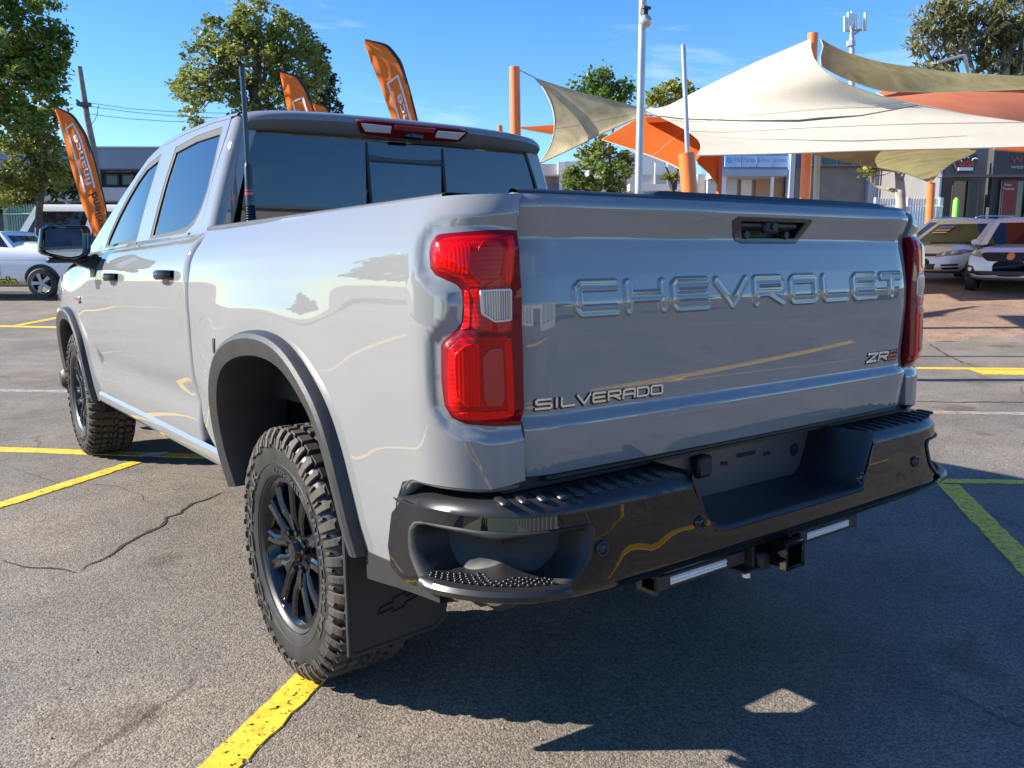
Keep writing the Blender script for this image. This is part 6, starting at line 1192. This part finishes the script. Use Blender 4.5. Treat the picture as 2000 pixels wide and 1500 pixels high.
patch('emblem', [(.07*math.cos(t), .785+.07*math.sin(t)) for t in np.linspace(0, 2*PI, 20, endpoint=False)], SILVER, .03); patch('lower_intake', [(-.60, .42), (.60, .42), (.62, .50), (-.62, .50)], CBLK, .008); patch('skid_plate', [(-.80, .33), (.80, .33), (.78, .375), (-.78, .375)], mat('skid_plate_grey', (.28, .28, .29), .4, metal=.5), .014); patch('lower_lip', [(-.82, .30), (.82, .30), (.82, .33), (-.82, .33)], CBLK, .012)
# silver wagon behind the hatchback
x, y = toward(1868, 25.5); rt, *_ = car('wagon', 'silver green wagon with roof rails behind the white hatchback', (x, y, .70), -YAW+PI+math.radians(-60), 4.6, 1.80, [(-.5, .95), (-.3, .98), (.15, .97), (.3, .93), (.45, .8), (.5, .62)], .95, (-2.2, -1.95, .3, 1.15, 1.56), SLV)
for s in (-1, 1): MB().tube([(s*.66, y_, 1.58+.045*math.sin(PI*(y_+1.8)/2.0)**.3 if -1.8 < y_ < .2 else 1.57) for y_ in np.linspace(-1.8, .2, 12)], .018, 6).build('roof_rail', SILVER, rt, local=True)
x, y = toward(2010, 27); rt, *_ = car('sedan', 'dark car parked behind the suv at the right edge', (x, y, .70), -YAW+PI+math.radians(-55), 4.6, 1.80, [(-.5, .95), (-.3, .98), (.15, .97), (.3, .93), (.45, .8), (.5, .62)], .95, (-1.9, -1.2, .3, 1.15, 1.46), SLV)
# white ute on the left, tail to the right
UTEW = mat('ute_white_paint', (.80, .81, .82), .3, coat=1.)
x, y = toward(-5, 20.6); zu = .21; rt, patch, Ss, sp, bd = car('utility_car', 'white two door ute with yellow lettering on its door at the left edge', (x, y, zu), -YAW+PI/2, 4.95, 1.84, [(-.5, 1.10), (-.47, 1.18), (-.30, 1.24), (-.15, 1.31), (0.0, 1.33), (.14, 1.30), (.24, 1.0), (.3, .93), (.45, .8), (.5, .6)], 1.0, (-.98, -.50, .55, 1.15, 1.52), UTEW, cat='ute', wr=.34, wb=(-.30, .30), details=False)
for s_ in (1, -1):
    Sq = lambda yy, zz, s_=s_: np.stack([s_*Ss(yy, zz)[..., 0], yy, zz], -1)
    V_, F_, N_ = panel_geo(Sq, roundp([(-.44, .98), (-.36, 1.10), (-.16, 1.26), (.50, 1.27), (.80, .98)], 2, .12), step=.08, ref=(0, 0, .6), off=.006, rim=0); mesh('side_window', V_, F_, CGL, bd, True, N_, local=True)
    for pz in (.86, .36): V_, F_, N_ = panel_geo(Sq, [(-2.2, pz), (1.6, pz), (1.6, pz+.010), (-2.2, pz+.010)], step=.1, ref=(0, 0, .6), off=.004, rim=0); mesh('crease_shade_line', V_, F_, mat('crease_shade', (.30, .31, .34), .4), bd, True, N_, local=True)  # flat grey strips painted on as the shade of body creases
    V_, F_, N_ = panel_geo(Sq, [(-.55, .34), (-.542, .34), (-.542, .93), (-.55, .93)], step=.1, ref=(0, 0, .6), off=.004, rim=0); mesh('door_gap', V_, F_, CBLK, bd, True, N_, local=True)
YLT = mat('vinyl_yellow', (.62, .62, .04), .5)
def side_text(txt, y0, z0, w_, h_, m, off, o=0.):
    V, F_ = text_mesh(txt, 1., off=o); lo = V.min(0); hi = V.max(0); u = (V[:, 0]-lo[0])/(hi[0]-lo[0]); v = (V[:, 1]-lo[1])/(hi[1]-lo[1]); yy = y0-u*w_; zz = z0+v*h_+.08*u*w_*.3; mesh('door_lettering', Ss_L(yy, zz)+np.array([-off, 0, 0]), F_, m, bd, False, local=True)
def Ss_L(yy, zz): return np.stack([-(Ss(yy, zz)[..., 0]), yy, zz], -1)
side_text("Auto's", .10, .27, .98, .20, mat('vinyl_black', (.02, .02, .02), .5), .006, .10); side_text("Auto's", .08, .28, .94, .18, YLT, .012, .03)
x, y = toward(196, 27); rt, *_ = car('van', 'white van with dark windows standing beyond the white ute, behind the door mirror', (x, y, .28), -YAW+PI/2, 4.9, 1.9, [(-.5, 1.2), (-.3, 1.25), (.3, 1.22), (.42, 1.12), (.5, .8)], 1.20, (-2.4, -2.3, 1.55, 2.25, 2.36), mat('van_white', (.70, .74, .78), .4, coat=.5), cat='van', wr=.34)
x, y = toward(1772, 34); rt, *_ = car('van', 'white van parked behind the white palisade fence', (x, y, .70), -YAW+PI/2, 5.2, 1.95, [(-.5, 1.0), (-.3, 1.1), (.2, 1.1), (.4, 1.0), (.5, .7)], 1.1, (-2.5, -2.4, 1.2, 2.1, 2.25), mat('van_white', (.70, .74, .78), .4, coat=.5), cat='van', glass=mat('van_white', (.70, .74, .78), .4))
mb = MB(); a = Q(1868, 392, 29.5); mb.tube([(a[0], a[1], .7), (a[0], a[1], a[2]), (a[0], a[1], a[2]+.1)], [.11, .10, .04], 10); tag(mb.build('bollard', mat('lime_green', (.18, .62, .05), .5), None), 'lime green bottle shaped bollard at the showroom door', 'bollard')

# ------------------------------------------------------------------ behind the photographer: seen only in the mirror like paint
def rbox(mb, c, d, rz=0.): return mb.box(c, d, rz=rz)
def refl(name, label, c, d, h, m, rz=0.):
    b = root(name, (c[0], c[1], 0), label, 'building', None, rz); mb = MB(); mb.box((0, 0, h/2), (d[0], d[1], h)); mb.build('wall', m, b, smooth=False, local=True); mb = MB(); mb.box((0, 0, h+.08), (d[0]+.3, d[1]+.3, .16)); mb.build('roof_edge', WG, b, smooth=False, local=True)
    for i in range(int(d[0]/4.2)): mb = MB(); mb.box((-d[0]/2+2.4+i*4.2, d[1]/2+.03, h*.36), (2.6, .06, h*.62)); mb.build('roller_door', mat('roller_door_grey', (.30, .32, .34), .5), b, smooth=False, local=True)
    return b
b = refl('sales_office', 'tall beige finance office across the lot behind the photographer, outside the photograph', (15.5, -42), (15, 7), 8.9, mat('beige_wall', (.52, .48, .42), .8, var=.05), 0.)
V, F_ = text_mesh('FINANCE', 1., off=.01); V = V*1.3; mesh('wall_lettering', np.stack([-V[:, 0], 3.55+0*V[:, 0], 7.0+V[:, 1]], 1), F_, mat('wall_print', (.04, .04, .05), .6), b, False, local=True)
refl('warehouse', 'long white warehouse far behind the photographer, outside the photograph', (-22, -60), (44, 9), 4.2, WW)
refl('workshop', 'low cream workshop on the far left of the lot, outside the photograph', (-42, 16), (34, 9), 4.0, WC, -PI/2)
for i, (x, y, r_, h_) in enumerate(((33, -50, 3.5, 5), (44, -44, 4, 5.5), (-34, -12, 3, 5), (52, -24, 4, 5.5), (-46, 44, 5, 8), (-30, 52, 5, 7.5))):
    rt = root('leafy_tree', (x, y, 0), ('tree right of the beige office', 'broad tree behind the right side of the lot', 'tree between the workshop and the warehouse', 'tree at the far right side of the lot', 'tree beyond the cream workshop', 'tree between the workshop and the street')[i]+', outside the photograph', 'tree'); V, Fc = leaves([(np.array([x, y, h_*.66]), r_, r_, h_*.36), (np.array([x+1, y, h_*.9]), r_*.6, r_*.6, h_*.2)], 5000, .5, spread=1.1, sub=14); quick('crown', V, Fc, LM1, rt); MB().tube([(x, y, 0), (x, y, h_*.7)], [.3, .15], 8).build('trunk', BARK, rt)
